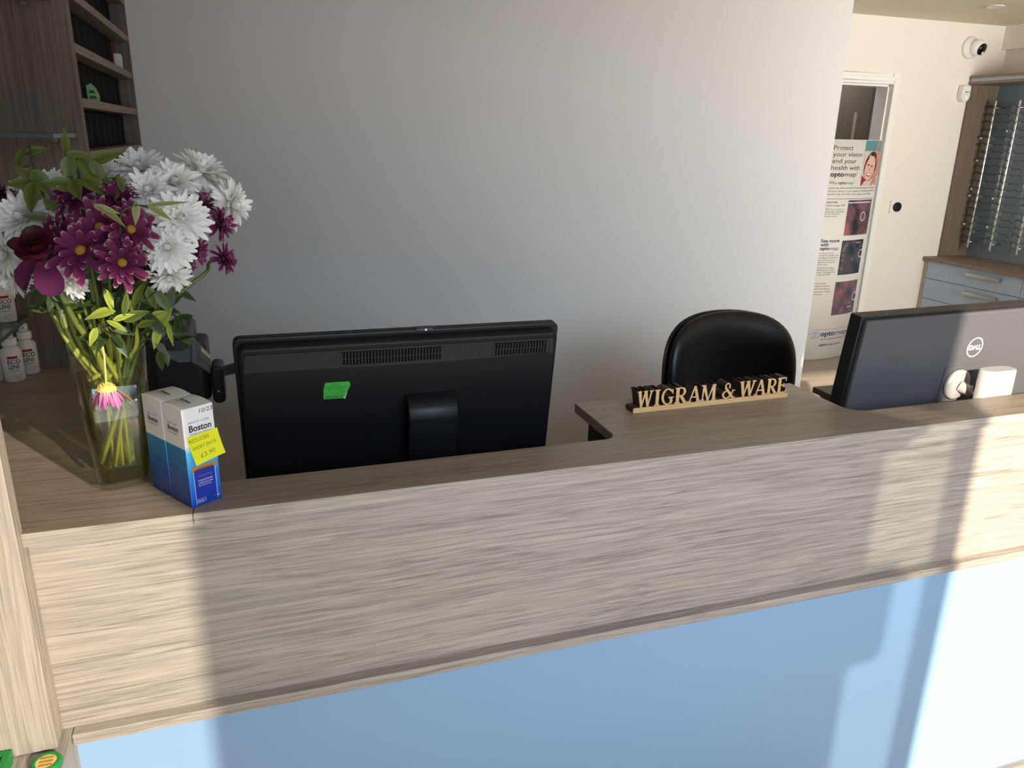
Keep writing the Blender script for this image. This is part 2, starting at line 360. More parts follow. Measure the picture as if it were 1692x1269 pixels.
# lower desks behind the counter
t = thing('desk', 'lower dark wood-effect desk behind the counter under the black all-in-one computer', 'desk', (.25, 1.4, 0))
bx((-.13, 1.118, .74), (.624, 1.72, .76)).build('desktop', M['wood_desk'], t, bevel=.0015)
for x in (-.12, .585): bx((x, 1.15, 0), (x+.018, 1.68, .7398)).build('side_panel', M['wood_z'], t)
t = thing('desk', 'lower wood-effect desk at the right behind the counter under the grey monitor', 'desk', (2, 1.6, 0))
mb = MB(); mb.prism([(1.2, 1.118), (2.6, 1.118), (2.6, 2.169), (1.886, 2.169), (1.886, 1.42), (1.2, 1.42)], 2, .738, .76); mb.build('desktop', M['wood_desk'], t, bevel=.0015)
bx((1.90, 1.45, .69), (1.915, 2.14, .7378)).build('edge_rail', M['black'], t)
for x in (1.91, 2.55): bx((x, 1.5, 0), (x+.018, 2.12, .6898 if x < 2 else .7378)).build('side_panel', M['wood_z'], t)

# ------------------------------------------------------------------ tall upright board and low cabinet at the left front
t = thing('display_upright', 'tall oak-effect upright board at the left edge in front of the counter', 'board', (-.55, 1.06, .744))
bx((-.80, 1.056, .746), (-.322, 1.0665, 2.25)).build('front_board', M['wood_z'], t, bevel=.001)
mb = MB(); mb.box((-.80, 1.067, .746), (-.3225, 1.0772, 2.25)); mb.box((-.80, 1.0772, .7465), (-.3225, 1.0975, 1.0595)); mb.box((-.80, 1.0772, 1.0805), (-.3225, 1.086, 2.25)); mb.build('back_board', M['wood_z'], t, bevel=.001)
t = thing('low_cabinet', 'low oak-effect display cabinet at the lower left in front of the counter', 'cabinet', (-.6, .8, 0))
bx((-.95, .30, .724), (-.309, 1.0975, .744)).build('cabinet_top', M['wood_y'], t, bevel=.001)
bx((-.33, .31, 0), (-.3095, 1.0975, .7238)).build('side_panel', M['wood_z'], t)
bx((-.94, .30, .02), (-.331, .318, .7238)).build('front_panel', M['wood_z'], t)
# two green bits on it
t = thing('round_badge', 'round green badge with a cream and brown centre on the low cabinet', 'badge', (-.33, 1.026, .744))
mb = MB(); mb.lathe([(.0185, 0), (.02, .002), (.02, .006), (.0175, .0085), (.0145, .0085), (.0135, .007)], (-.33, 1.026, .7442), 28); mb.build('rim', M['green_plastic'], t)
mb = MB(); mb.lathe([(.0135, 0), (.0135, .0075)], (-.33, 1.026, .7442), 24, smooth=False); mb.build('centre', M['disc_pale'], t)
mb = MB()
for k in (-1, 0, 1): mb.box((-.3385, 1.0245+k*.007, .7517), (-.3215, 1.0275+k*.007, .7523))
mb.build('stripe', M['ink_brown'], t)
mb = MB(); mb.prism([(-.43, 1.0), (-.376, 1.0), (-.376, 1.048), (-.385, 1.054), (-.43, 1.054)], 2, .7442, .7475)
mb.prism([(-.43, 1.0), (-.42, 1.0), (-.42, 1.054), (-.43, 1.054)], 2, .7475, .762); mb.prism([(-.386, 1.0), (-.376, 1.0), (-.376, 1.054), (-.386, 1.054)], 2, .7475, .762)
mb.prism([(-.42, 1.044), (-.386, 1.044), (-.386, 1.054), (-.42, 1.054)], 2, .7475, .762)
tag(mb.build('small_tray', M['green_plastic'], bevel=.002), 'small green plastic tray on the low cabinet beside the round badge', 'tray')

# ------------------------------------------------------------------ pigeonhole unit on the left
UX = -.316
t = thing('pigeonhole_unit', 'tall oak-effect pigeonhole unit against the back wall behind the flowers', 'shelf unit', (-.65, 2.4, 0))
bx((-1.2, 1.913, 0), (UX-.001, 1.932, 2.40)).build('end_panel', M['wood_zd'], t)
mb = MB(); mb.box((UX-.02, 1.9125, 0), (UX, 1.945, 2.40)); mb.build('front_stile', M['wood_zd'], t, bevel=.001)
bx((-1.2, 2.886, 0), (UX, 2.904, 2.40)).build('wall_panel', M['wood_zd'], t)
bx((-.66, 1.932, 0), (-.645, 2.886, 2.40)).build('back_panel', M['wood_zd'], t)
SH = [1.078, 1.224, 1.333, 1.442, 1.551, 1.660, 1.768, 1.876, 1.984, 2.092, 2.2]
for z in SH:
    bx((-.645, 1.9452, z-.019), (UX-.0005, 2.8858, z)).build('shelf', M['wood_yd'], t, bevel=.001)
fb = MB()
fb.box((-.60, -.0375, .0003), (0, .0375, .082)); fb.box((-.002, -.0385, .0003), (.001, -.0355, .084), 1)
first = None; rowname = {1.876: 'top visible', 1.768: 'second visible', 1.660: 'third visible', 1.551: 'fourth visible', 1.442: 'lowest visible'}
ordn = ['frontmost', 'second from the front', 'third from the front', 'fourth from the front', 'fifth from the front', 'sixth from the front', 'seventh from the front', 'eighth from the front', 'ninth from the front', 'tenth from the front', 'rearmost']
fb = MB(); fb.prism(rrect(-.24, .0006, 0, .087, .004, 2), 1, -.0475, .0475); fb.box((-.003, -.0487, .0006), (.0008, -.0468, .0872), 1)
for z in (1.876, 1.768, 1.660, 1.551, 1.442):
    for k in range(9):
        loc = (UX-.038, 1.998+k*.0985, z)
        if first is None:
            o = fb.build('upright_file', [M['void'], M['file_edge']], origin=(0, 0, 0)); first = o
        else: o = first.copy(); col.objects.link(o)
        o.location = loc
        tag(o, 'black upright file, %s on the %s shelf of the pigeonhole unit' % (ordn[k], rowname[z]), 'file', 'black files in the pigeonhole unit')
mb = MB(); mb.prism(rrect(-.3525, 1.7685, -.327, 1.814, .006, 3), 1, 2.770, 2.774)
tag(mb.build('paper_tag', M['white_plastic']), 'small white rounded tag standing on a pigeonhole shelf', 'tag')
mb = MB(); mb.prism([(2.742, 1.7686), (2.748, 1.7686), (2.75, 1.845), (2.744, 1.845)], 0, -.349, -.346)
tag(mb.build('paper_slip', M['ink_red']), 'thin red slip standing beside the small white tag', 'slip')
mb = MB(); mb.prism([(-.352, 1.6605), (-.326, 1.6605), (-.325, 1.675), (-.331, 1.692), (-.341, 1.703), (-.352, 1.697)], 1, 2.240, 2.243)
mb.prism([(-.348, 1.668), (-.330, 1.668), (-.334, 1.674), (-.346, 1.674)], 1, 2.2394, 2.24, 1); mb.prism([(-.348, 1.68), (-.333, 1.68), (-.337, 1.687), (-.346, 1.687)], 1, 2.2394, 2.24, 1)
tag(mb.build('paper_ticket', [P('pale_green_card', S(150, 190, 140), .6), M['green_ink']]), 'pale green curled ticket standing on a pigeonhole shelf', 'ticket')

# glass shelves on the end panel
def glass_shelf(z, x1, y0, label, th=.008):
    t = thing('glass_shelf', label, 'shelf', (-.6, 1.8, z), group='glass shelves on the end panel')
    bx((-1.2, y0, z), (x1, 1.9125, z+th)).build('pane', M['glass_shelf'], t)
    mb = MB(); e = .0008
    mb.box((x1, y0, z), (x1+e, 1.9125, z+th)); mb.box((-1.2, y0-e, z), (x1, y0, z+th)); mb.build('polished_edge', M['glass_edge'], t)
    mb = MB()
    for x in (x1-.045,): mb.lathe([(.005, 0), (.006, .003), (.006, .012), (.004, .014)], (x, 1.8985, z-.0065), 12, axis=1)
    mb.build('shelf_pin', M['chrome'], t)
glass_shelf(1.580, -.326, 1.66, 'grey-green glass shelf on the wood panel at eye level above the flowers')
glass_shelf(1.196, -.478, 1.70, 'glass shelf just above the spray bottles, left of the vase')
glass_shelf(1.838, -.345, 1.76, 'topmost glass shelf at the upper left corner with a round peg')

# ------------------------------------------------------------------ spray bottles
def bottle(loc, rz, label):
    t = thing('spray_bottle', label, 'bottle', loc, Quaternion((0, 0, 1), rz), 'white lens spray bottles')
    mb = MB(); mb.lathe([(.017, 0), (.0195, .002), (.0198, .05), (.0198, .061), (.0178, .069), (.0115, .074), (.0115, .077)], (0, 0, 0), 28); mb.build('body', M['white_plastic'], t, local=True)
    mb = MB(); mb.lathe([(.0142, .0775), (.0145, .079), (.0142, .092), (.0115, .0935)], (0, 0, 0), 24); mb.build('collar', M['white'], t, local=True)
    mb = MB(); mb.lathe([(.0096, .0936), (.0094, .107), (.008, .1105), (.005, .112)], (0, 0, 0), 20)
    mb.build('nozzle', M['white_plastic'], t, local=True)
    mb = MB(); mb.lathe([(.0016, -.0102), (.0016, -.0088)], (0, 0, .103), 8, axis=1); mb.build('spray_hole', M['ink'], t, local=True)
    mb = MB(); R0 = .02
    fn = lambda u, v: (R0*math.sin(u/R0), -R0*math.cos(u/R0), v)
    for (a, b, c, d2) in ((-.010, .0515, .010, .0568),):
        n = 10; vs = [fn(a+(c-a)*i/n, y) for y in (b, d2) for i in range(n+1)]
        mb.add(vs, [(i, i+1, n+2+i, n+1+i) for i in range(n)], 1)
    write(mb, 'ECO', -.010, .0405, .0125, fn, bold=.02); write(mb, 'LENS', -.010, .0295, .0125, fn, bold=.02, width=.021)
    write(mb, 'CLEANER', -.010, .0225, .0055, fn, width=.02, mi=2)
    for k, s in enumerate(('for all spectacle', 'lens coatings', 'and screens')): write(mb, s, -.004, .0165-k*.004, .0032, fn, mi=2)
    write(mb, '30ml', .0035, .0045, .0035, fn, mi=2)
    mb.build('print', [M['ink'], M['ink_red'], M['ink_grey']], t, local=True, recalc=False)
bottle((-.543, 1.842, CT), .3, 'white spray bottle, leftmost on the counter below the glass shelf')
bottle((-.503, 1.836, CT), .3, 'white spray bottle in front, middle of the three on the counter')
bottle((-.487, 1.891, CT), .3, 'white spray bottle nearest the wood panel, rightmost on the counter')
bottle((-.506, 1.862, 1.2045), .3, 'white spray bottle standing on the glass shelf above the others')

# ------------------------------------------------------------------ all-in-one computer
def frame_rot(yaw, tilt):
    u = Vector((math.cos(yaw), math.sin(yaw), 0)); n = Vector((-math.sin(yaw), math.cos(yaw), 0))
    v = Vector((0, 0, 1))*math.cos(tilt)-n*math.sin(tilt); y = v.cross(u)
    return Matrix((u, y, v)).transposed().to_quaternion()
T = Vector((-.045, 1.36, 1.255)); q = frame_rot(-.02, .173)
t = thing('all_in_one_computer', 'black all-in-one computer seen from behind with vent grilles along its top', 'computer', T, q)
mb = MB(); mb.prism(rrect(0, -.43, .6, 0, .012), 1, .012, .03); mb.build('bezel', M['black'], t, local=True, bevel=.002)
mb = MB(); mb.prism(rrect(.008, -.425, .592, -.008, .012), 1, -.012, .0125); mb.build('rear_shell', M['black_shell'], t, local=True, bevel=.006, seg=3)
vs = MB(); vs.prism([(.02, -.020), (.58, -.020), (.585, -.050), (.35, -.0555), (.015, -.053)], 1, -.0142, -.0118)
for i in range(93):
    x = .0225+i*.006
    hi = (.180 < x < .362) or (.462 < x < .568)
    if not hi: vs.box((x, -.0153, -.0495), (x+.003, -.0141, -.0235))
vs.build('vent_strip', M['vent'], t, local=True)
for a, b in ((.180, .362), (.462, .568)):
    g = MB(); g.box((a, -.0146, -.0495), (b, -.0143, -.0235))
    i = a+.002
    while i < b-.003: g.box((i, -.0162, -.049), (i+.0022, -.0146, -.024), 1); i += .0058
    g.box((a, -.0163, -.0372), (b, -.0146, -.0362), 1)
    g.build('vent_grille', [M['void'], M['vent']], t, local=True)
mb = MB(); mb.prism([(-.012, -.118), (-.03, -.120), (-.045, -.126), (-.054, -.138), (-.057, -.155), (-.057, -.44), (-.045, -.44), (-.045, -.155), (-.035, -.142), (-.012, -.138)], 0, .297, .390, smooth=True)
mb.build('stand_arm', M['black'], t, local=True, bevel=.002)
inv = (Matrix.Translation(T) @ q.to_matrix().to_4x4()).inverted()
mb = MB(); mb.prism(rrect(.20, 1.34, .42, 1.56, .03), 2, .7605, .772); mb.prism(rrect(.255, 1.37, .345, 1.40, .008), 2, .772, .85)
mb.v = [inv @ p for p in mb.v]; mb.build('stand_base', M['black'], t, local=True)
mb = MB(); mb.box((.32, .008, -.0005), (.352, .024, .003)); mb.build('webcam', M['charcoal'], t, local=True, bevel=.001)
mb = MB(); mb.lathe([(.0022, 0), (.0018, .0012)], (.338, .0078, .0015), 10, axis=1, rot=None); mb.build('webcam_slider', M['white'], t, local=True)
# green test sticker
mb = MB(); yb = -.0124; f = lambda u, v: (u, yb-.0003, v)
mb.prism([(.1520, -.0835), (.1485, -.0955), (.1475, -.117), (.184, -.117), (.190, -.105), (.196, -.0925), (.1955, -.0865), (.193, -.0835)], 1, yb, yb+.0003)
write(mb, 'PASSED', .164, -.0895, .0042, f, mi=1); write(mb, 'ELECTRICAL SAFETY TEST', .153, -.0940, .0036, f, width=.040, mi=1)
write(mb, 'Date', .157, -.0985, .0034, f, mi=1); write(mb, 'Next test', .175, -.0985, .0034, f, mi=1); write(mb, 'due by', .176, -.1025, .0034, f, mi=1)
write(mb, '0844 800410', .1505, -.1153, .0052, f, width=.032, mi=1)
for (a, b, c, d2) in ((.150, -.0955, .192, -.0951), (.171, -.112, .1714, -.0955), (.150, -.1116, .187, -.112), (.171, -.1045, .189, -.1042)):
    mb.add([f(a, b), f(c, b), f(c, d2), f(a, d2)], [(0, 1, 2, 3)], 1)
mb.add([(.183, yb-.0004, -.117), (.1855, yb-.004, -.117), (.191, yb-.0008, -.1035)], [(0, 1, 2)], 2)
o = mb.build('test_sticker', [M['green_sticker'], M['green_ink'], M['white']], t, local=True, recalc=False); o['label'] = 'green sticker with a curled corner'

# ------------------------------------------------------------------ black terminal behind the vase
t = thing('card_terminal', 'black plastic terminal with two small stickers on a stand behind the vase', 'terminal', (-.16, 1.6, CT))
def slab(pts, dirv, name, mat, bev=.003):
    d_ = Vector(dirv); m = MB(); n = len(pts); vs = [Vector(p) for p in pts]+[Vector(p)+d_ for p in pts]
    m.add(vs, [list(range(n))[::-1], list(range(n, 2*n))]+[(i, (i+1) % n, n+(i+1) % n, n+i) for i in range(n)]); return m.build(name, mat, t, bevel=bev, seg=3)
fp = [Vector(p) for p in ((-.1195, 1.560, 1.221), (-.0945, 1.600, 1.173), (-.0945, 1.600, 1.130), (-.1240, 1.560, 1.168))]
fn_ = (fp[1]-fp[0]).cross(fp[3]-fp[0]).normalized(); fn_ = fn_ if fn_.y < 0 else -fn_
slab(fp, -fn_*.05, 'face_plate', P('terminal_grey', S(92, 94, 97), .5))
slab([(-.1285, 1.56, 1.232), (-.1225, 1.562, 1.224), (-.1265, 1.562, 1.166), (-.150, 1.555, 1.170), (-.172, 1.552, 1.182), (-.180, 1.552, 1.205), (-.169, 1.552, 1.226)], (.004, .10, .006), 'housing', M['charcoal'], .006)
slab([(-.131, 1.5525, 1.226), (-.1305, 1.5535, 1.200), (-.143, 1.5505, 1.195), (-.168, 1.5495, 1.199), (-.170, 1.5495, 1.216), (-.160, 1.5505, 1.224)], (0, .006, 0), 'recess', M['black'], .001)
def on_face(u0, v0, u1, v1, name, mat):
    g = lambda u, v: (fp[0]*(1-u)+fp[1]*u)*(1-v)+(fp[3]*(1-u)+fp[2]*u)*v+fn_*.0012
    slab([g(u0, v0), g(u1, v0), g(u1, v1), g(u0, v1)], -fn_*.0014, name, mat, 0)
on_face(.42, .10, .95, .30, 'sticker', P('cream_sticker', S(190, 188, 160), .5)); on_face(.28, .42, .85, .62, 'display_window', M['ink_grey'])
m = MB(); m.prism(rrect(-.0975, 1.071, -.073, 1.149, .01, 4), 1, 1.59, 1.655); m.v = [p+Vector((0, 0, 0)) for p in m.v]; m.build('side_pod', M['black'], t, bevel=.005, seg=3)
m = MB(); m.prism(rrect(-.215, 1.585, -.10, 1.70, .02, 4), 2, CT+.0005, CT+.115); m.build('stand', M['black'], t, bevel=.006, seg=3)
m = MB(); m.prism([(-.074, 1.122), (-.02, 1.132), (-.02, 1.152), (-.074, 1.142)], 1, 1.61, 1.622); m.build('bracket', M['charcoal'], t, bevel=.001)
m = MB(); m.lathe([(.0015, -.002), (.0015, .0)], (-.0855, 1.5895, 1.098), 8, axis=1); m.build('indicator', M['white'], t)

# ------------------------------------------------------------------ office chair
cx, cy = 1.325, 1.90
t = thing('office_chair', 'black padded office chair behind the counter, its rounded backrest showing', 'chair', (cx, cy+.25, 0))
OUT = [(0, 1.0), (.28, .996), (.50, .98), (.68, .955), (.83, .91), (.92, .86), (.975, .79), (1.0, .71), (1.0, .62), (.975, .45), (.93, .3), (.88, .17), (.80, .07), (.66, .015), (.4, 0), (0, 0)]
def pad(w, zb, zt, y, thick, curve, nr=9):
    mb = MB(); H = zt-zb; o_ = [(a, b_) for a, b_ in OUT]+[(-a, b_) for a, b_ in OUT[-2:0:-1]]; n = len(o_)
    rings = [1-(1-i/nr)**1.0 for i in range(nr+1)]
    def pt(k, sc, side):
        x = o_[k][0]*sc; zz = .5+(o_[k][1]-.5)*sc
        rnd = math.sqrt(max(0, 1-sc**7))
        return (cx+x*w/2, y-curve*x*x+side*thick/2*(.3+.7*rnd)+.06*(zz-.5), zb+H*zz)
    for side in (-1, 1):
        vs = [(cx, y+side*thick/2+0, zb+H/2)]+[pt(k, r, side) for r in rings[1:] for k in range(n)]
        fs = [(0, 1+k, 1+(k+1) % n) for k in range(n)]+[(1+i*n+k, 1+(i+1)*n+k, 1+(i+1)*n+(k+1) % n, 1+i*n+(k+1) % n) for i in range(nr-1) for k in range(n)]
        mb.add(vs, fs, 0, True)
    f_ = [pt(k, 1, -1) for k in range(n)]; g_ = [pt(k, 1, 1) for k in range(n)]
    mb.add(f_+g_, [(k, (k+1) % n, n+(k+1) % n, n+k) for k in range(n)], 0, True)
    return mb
pad(.440, .575, 1.122, cy, .055, .05).build('backrest', M['leather'], t, sub=1)
pad(.446, .58, 1.118, cy+.034, .03, .05).build('back_shell', M['black'], t, sub=1)
mb = MB(); mb.prism(rrect(cx-.24, 1.62, cx+.24, 2.06, .09, 6), 2, .44, .52); mb.build('seat', M['leather'], t, bevel=.025, seg=4)
mb = MB(); mb.tube([(cx, cy+.06, .62), (cx, cy+.11, .50), (cx, cy+.06, .42), (cx, cy-.06, .42)], .022, 10); mb.build('back_bar', M['black'], t)
mb = MB(); mb.lathe([(.028, .10), (.028, .28), (.02, .28), (.02, .439)], (cx, cy-.06, 0), 16); mb.build('gas_column', M['black'], t)
for k in range(5):
    a = 2*PI*k/5+.3; dx, dy = math.cos(a), math.sin(a); o = Vector((cx, cy-.06, .11))
    mb = MB(); mb.tube([o+Vector((dx*.02, dy*.02, 0)), o+Vector((dx*.28, dy*.28, -.04))], [.022, .014], 8)
    lg = mb.build('leg', M['black'], t)
    mb = MB(); mb.lathe([(.024, -.012), (.027, -.006), (.027, .006), (.024, .012)], (o.x+dx*.28, o.y+dy*.28, .0275), 14, axis=0); mb.build('caster', M['charcoal'], lg, origin=t.location)

# ------------------------------------------------------------------ wooden name sign
def bar(x0, y0, x1, y1, w0, w1=None):
    w1 = w1 or w0; w0 *= 1.2; w1 *= 1.2; return [(x0-w0/2, y0), (x0+w0/2, y0), (x1+w1/2, y1), (x1-w1/2, y1)]
def ser(x, y, w, h=.075): return [(x-w/2, y), (x+w/2, y), (x+w/2, y+h), (x-w/2, y+h)]
def ring(cx, cy, rx, ry, tx, ty, a0, a1, n=14):
    out = []
    for i in range(n):
        b0, b1 = math.radians(a0+(a1-a0)*i/n), math.radians(a0+(a1-a0)*(i+1)/n)
        P_ = lambda a, rx_, ry_: (cx+rx_*math.cos(a), cy+ry_*math.sin(a))
        out.append([P_(b0, rx, ry), P_(b1, rx, ry), P_(b1, rx-tx, ry-ty), P_(b0, rx-tx, ry-ty)])
    return out
LET = {}
LET['W'] = (1.12, [bar(.30, 0, .13, 1, .14, .18), bar(.30, 0, .56, .96, .07, .10), bar(.76, 0, .56, 1, .14, .17), bar(.76, 0, 1.0, 1, .07, .10), ser(.13, .925, .30), ser(.57, .925, .28), ser(.99, .925, .27)])
LET['I'] = (.42, [bar(.21, 0, .21, 1, .18), ser(.21, 0, .38), ser(.21, .925, .38)])
LET['G'] = (.92, ring(.46, .5, .45, .52, .17, .09, 40, 335, 22)+[[(.62, .04), (.80, .04), (.80, .46), (.62, .46)], ser(.70, .40, .40), [(.76, .66), (.84, .66), (.84, .96), (.78, .96)]])
LET['R'] = (.88, [bar(.2, 0, .2, 1, .18), ser(.2, 0, .38), [(.03, .925), (.45, .925), (.45, 1), (.03, 1)], [(.2, .44), (.48, .44), (.48, .52), (.2, .52)], bar(.72, 0, .42, .46, .20, .18), ser(.77, 0, .26, .07)]+ring(.44, .72, .30, .28, .17, .075, -90, 90, 12))
LET['A'] = (.98, [bar(.13, 0, .50, 1, .08, .10), bar(.82, 0, .50, 1, .19, .16), [(.24, .27), (.74, .27), (.74, .35), (.24, .35)], ser(.13, 0, .30), ser(.82, 0, .36)])
LET['M'] = (1.18, [bar(.15, 0, .20, 1, .09, .10), bar(.56, 0, .22, 1, .12, .19), bar(.56, 0, .94, 1, .08, .10), bar(1.02, 0, .97, 1, .19, .19), ser(.15, 0, .30), ser(1.02, 0, .34), ser(.17, .925, .28), ser(1.0, .925, .28)])
LET['E'] = (.80, [bar(.2, 0, .2, 1, .18), [(.03, 0), (.72, 0), (.72, .08), (.03, .08)], [(.03, .92), (.70, .92), (.70, 1), (.03, 1)], [(.2, .46), (.52, .46), (.52, .54), (.2, .54)], [(.66, .06), (.72, .06), (.76, .28), (.70, .28)], [(.63, .94), (.70, .94), (.70, .74), (.64, .74)], [(.48, .36), (.54, .36), (.54, .64), (.48, .64)]])
LET['&'] = (.95, ring(.38, .25, .33, .27, .14, .09, 60, 395, 20)+ring(.42, .77, .21, .23, .11, .08, -40, 255, 16)+[bar(.84, 0, .30, .66, .17, .16), bar(.62, .12, .84, .52, .08, .07), ser(.84, .46, .24, .06), ser(.86, 0, .22, .07)])
t = thing('name_sign', 'cut-out birch plywood letter sign standing on the raised counter section', 'sign', (.696, 1.291, CT), Quaternion((0, 0, 1), .016))
mb = MB(); mb.prism(rrect(-.002, 0, .369, .0105, .003, 3), 1, 0, .032, 0, 1); mb.build('base', [M['ply'], M['char']], t, local=True)
seq = [('W', 470, 572), ('I', 580, 620), ('G', 627, 712), ('R', 716, 806), ('A', 808, 894), ('M', 895, 1002), ('&', 1040, 1134), ('W', 1168, 1282), ('A', 1276, 1362), ('R', 1364, 1446), ('E', 1440, 1518)]
for ch, a, b in seq:
    w, polys = LET[ch]; x0 = (a-450)/1070*.366; sx = (b-a)/1070*.366/w; h = .034
    mb = MB()
    for k, pl in enumerate(polys):
        mb.prism([(x0+px*sx, .0106+py*h) for px, py in pl], 1, .001+k*1e-6, .031-k*1e-5, 0, 1)
    mb.build('letter', [M['ply'], M['char']], t, local=True)

# ------------------------------------------------------------------ grey monitor on an arm
T2 = Vector((1.224, 1.278, 1.246)); q2 = frame_rot(.049, .108); WM, HM = .71, .42
t = thing('monitor', 'dark grey computer monitor seen from behind with a round white emblem', 'monitor', T2, q2)
mb = MB(); mb.prism(rrect(0, -HM, WM, 0, .004, 3), 1, .012, .045); mb.build('rim', M['monitor_side'], t, local=True, bevel=.0015)
mb = MB(); mb.prism(rrect(.006, -HM+.006, WM-.006, -.006, .006, 3), 1, -.001, .013); mb.build('rear_shell', M['monitor_grey'], t, local=True, bevel=.004)
mb = MB(); mb.prism(rrect(WM/2-.075, -.255, WM/2+.065, -.135, .004, 3), 1, -.0025, -.001); mb.build('mount_plate', M['monitor_grey'], t, local=True)
f = lambda u, v: (u, -.0016, v); lx, lz = WM/2, -.092
mb = MB(); n = 40
ro, ri = .0245, .0218
vs = [f(lx+r*math.cos(2*PI*i/n), lz+r*math.sin(2*PI*i/n)) for r in (ro, ri) for i in range(n)]
mb.add(vs, [(i, (i+1) % n, n+(i+1) % n, n+i) for i in range(n)])
write(mb, 'D', lx-.0182, lz-.006, .0165, f, bold=.035); write(mb, 'E', lx-.0083, lz-.0025, .0145, f, bold=.035, ang=-.75)
write(mb, 'L', lx+.0045, lz-.006, .0165, f, bold=.035); write(mb, 'L', lx+.0122, lz-.006, .0165, f, bold=.035)
mb.build('emblem', M['white'], t, local=True, recalc=False)
mm = Matrix.Translation(T2) @ q2.to_matrix().to_4x4()
dc = mm @ Vector((WM/2-.031, -.003, -.180))
t = thing('monitor_bracket', 'silver monitor arm with a wide oval post behind the counter at the right', 'monitor arm', (1.56, 1.232, .76))
nq = q2.to_matrix()
mb = MB(); mb.lathe([(.037, 0), (.037, -.009), (.033, -.012), (.012, -.012)], dc, 28, axis=1, rot=nq); mb.build('mount_disc', M['silver'], t)
p0 = dc+nq @ Vector((0, -.012, 0)); p1 = Vector((1.576, 1.262, dc.z-.020))
mb = MB(); mb.tube([p0, p1], .0125, 16); mb.build('pivot_tube', M['silver'], t)
mb = MB(); mb.tube([p1+Vector((-.006, .002, .03)), p1+Vector((-.006, .002, -.10))], .011, 14); mb.build('pivot_joint', M['black'], t)
mb = MB(); n = 28; prof = [(.0465, .0205, .7605), (.0465, .0205, 1.122), (.0435, .018, 1.1255)]
vs = [(1.567+rx*math.copysign(abs(math.cos(a))**.7, math.cos(a)), 1.226+ry*math.copysign(abs(math.sin(a))**.7, math.sin(a)), z) for rx, ry, z in prof for a in [2*PI*i/n for i in range(n)]]
mb.add(vs, [(k*n+i, k*n+(i+1) % n, (k+1)*n+(i+1) % n, (k+1)*n+i) for k in range(2) for i in range(n)], 0, True); mb.add(vs, [list(range(2*n, 3*n))]); mb.build('post', M['silver'], t)

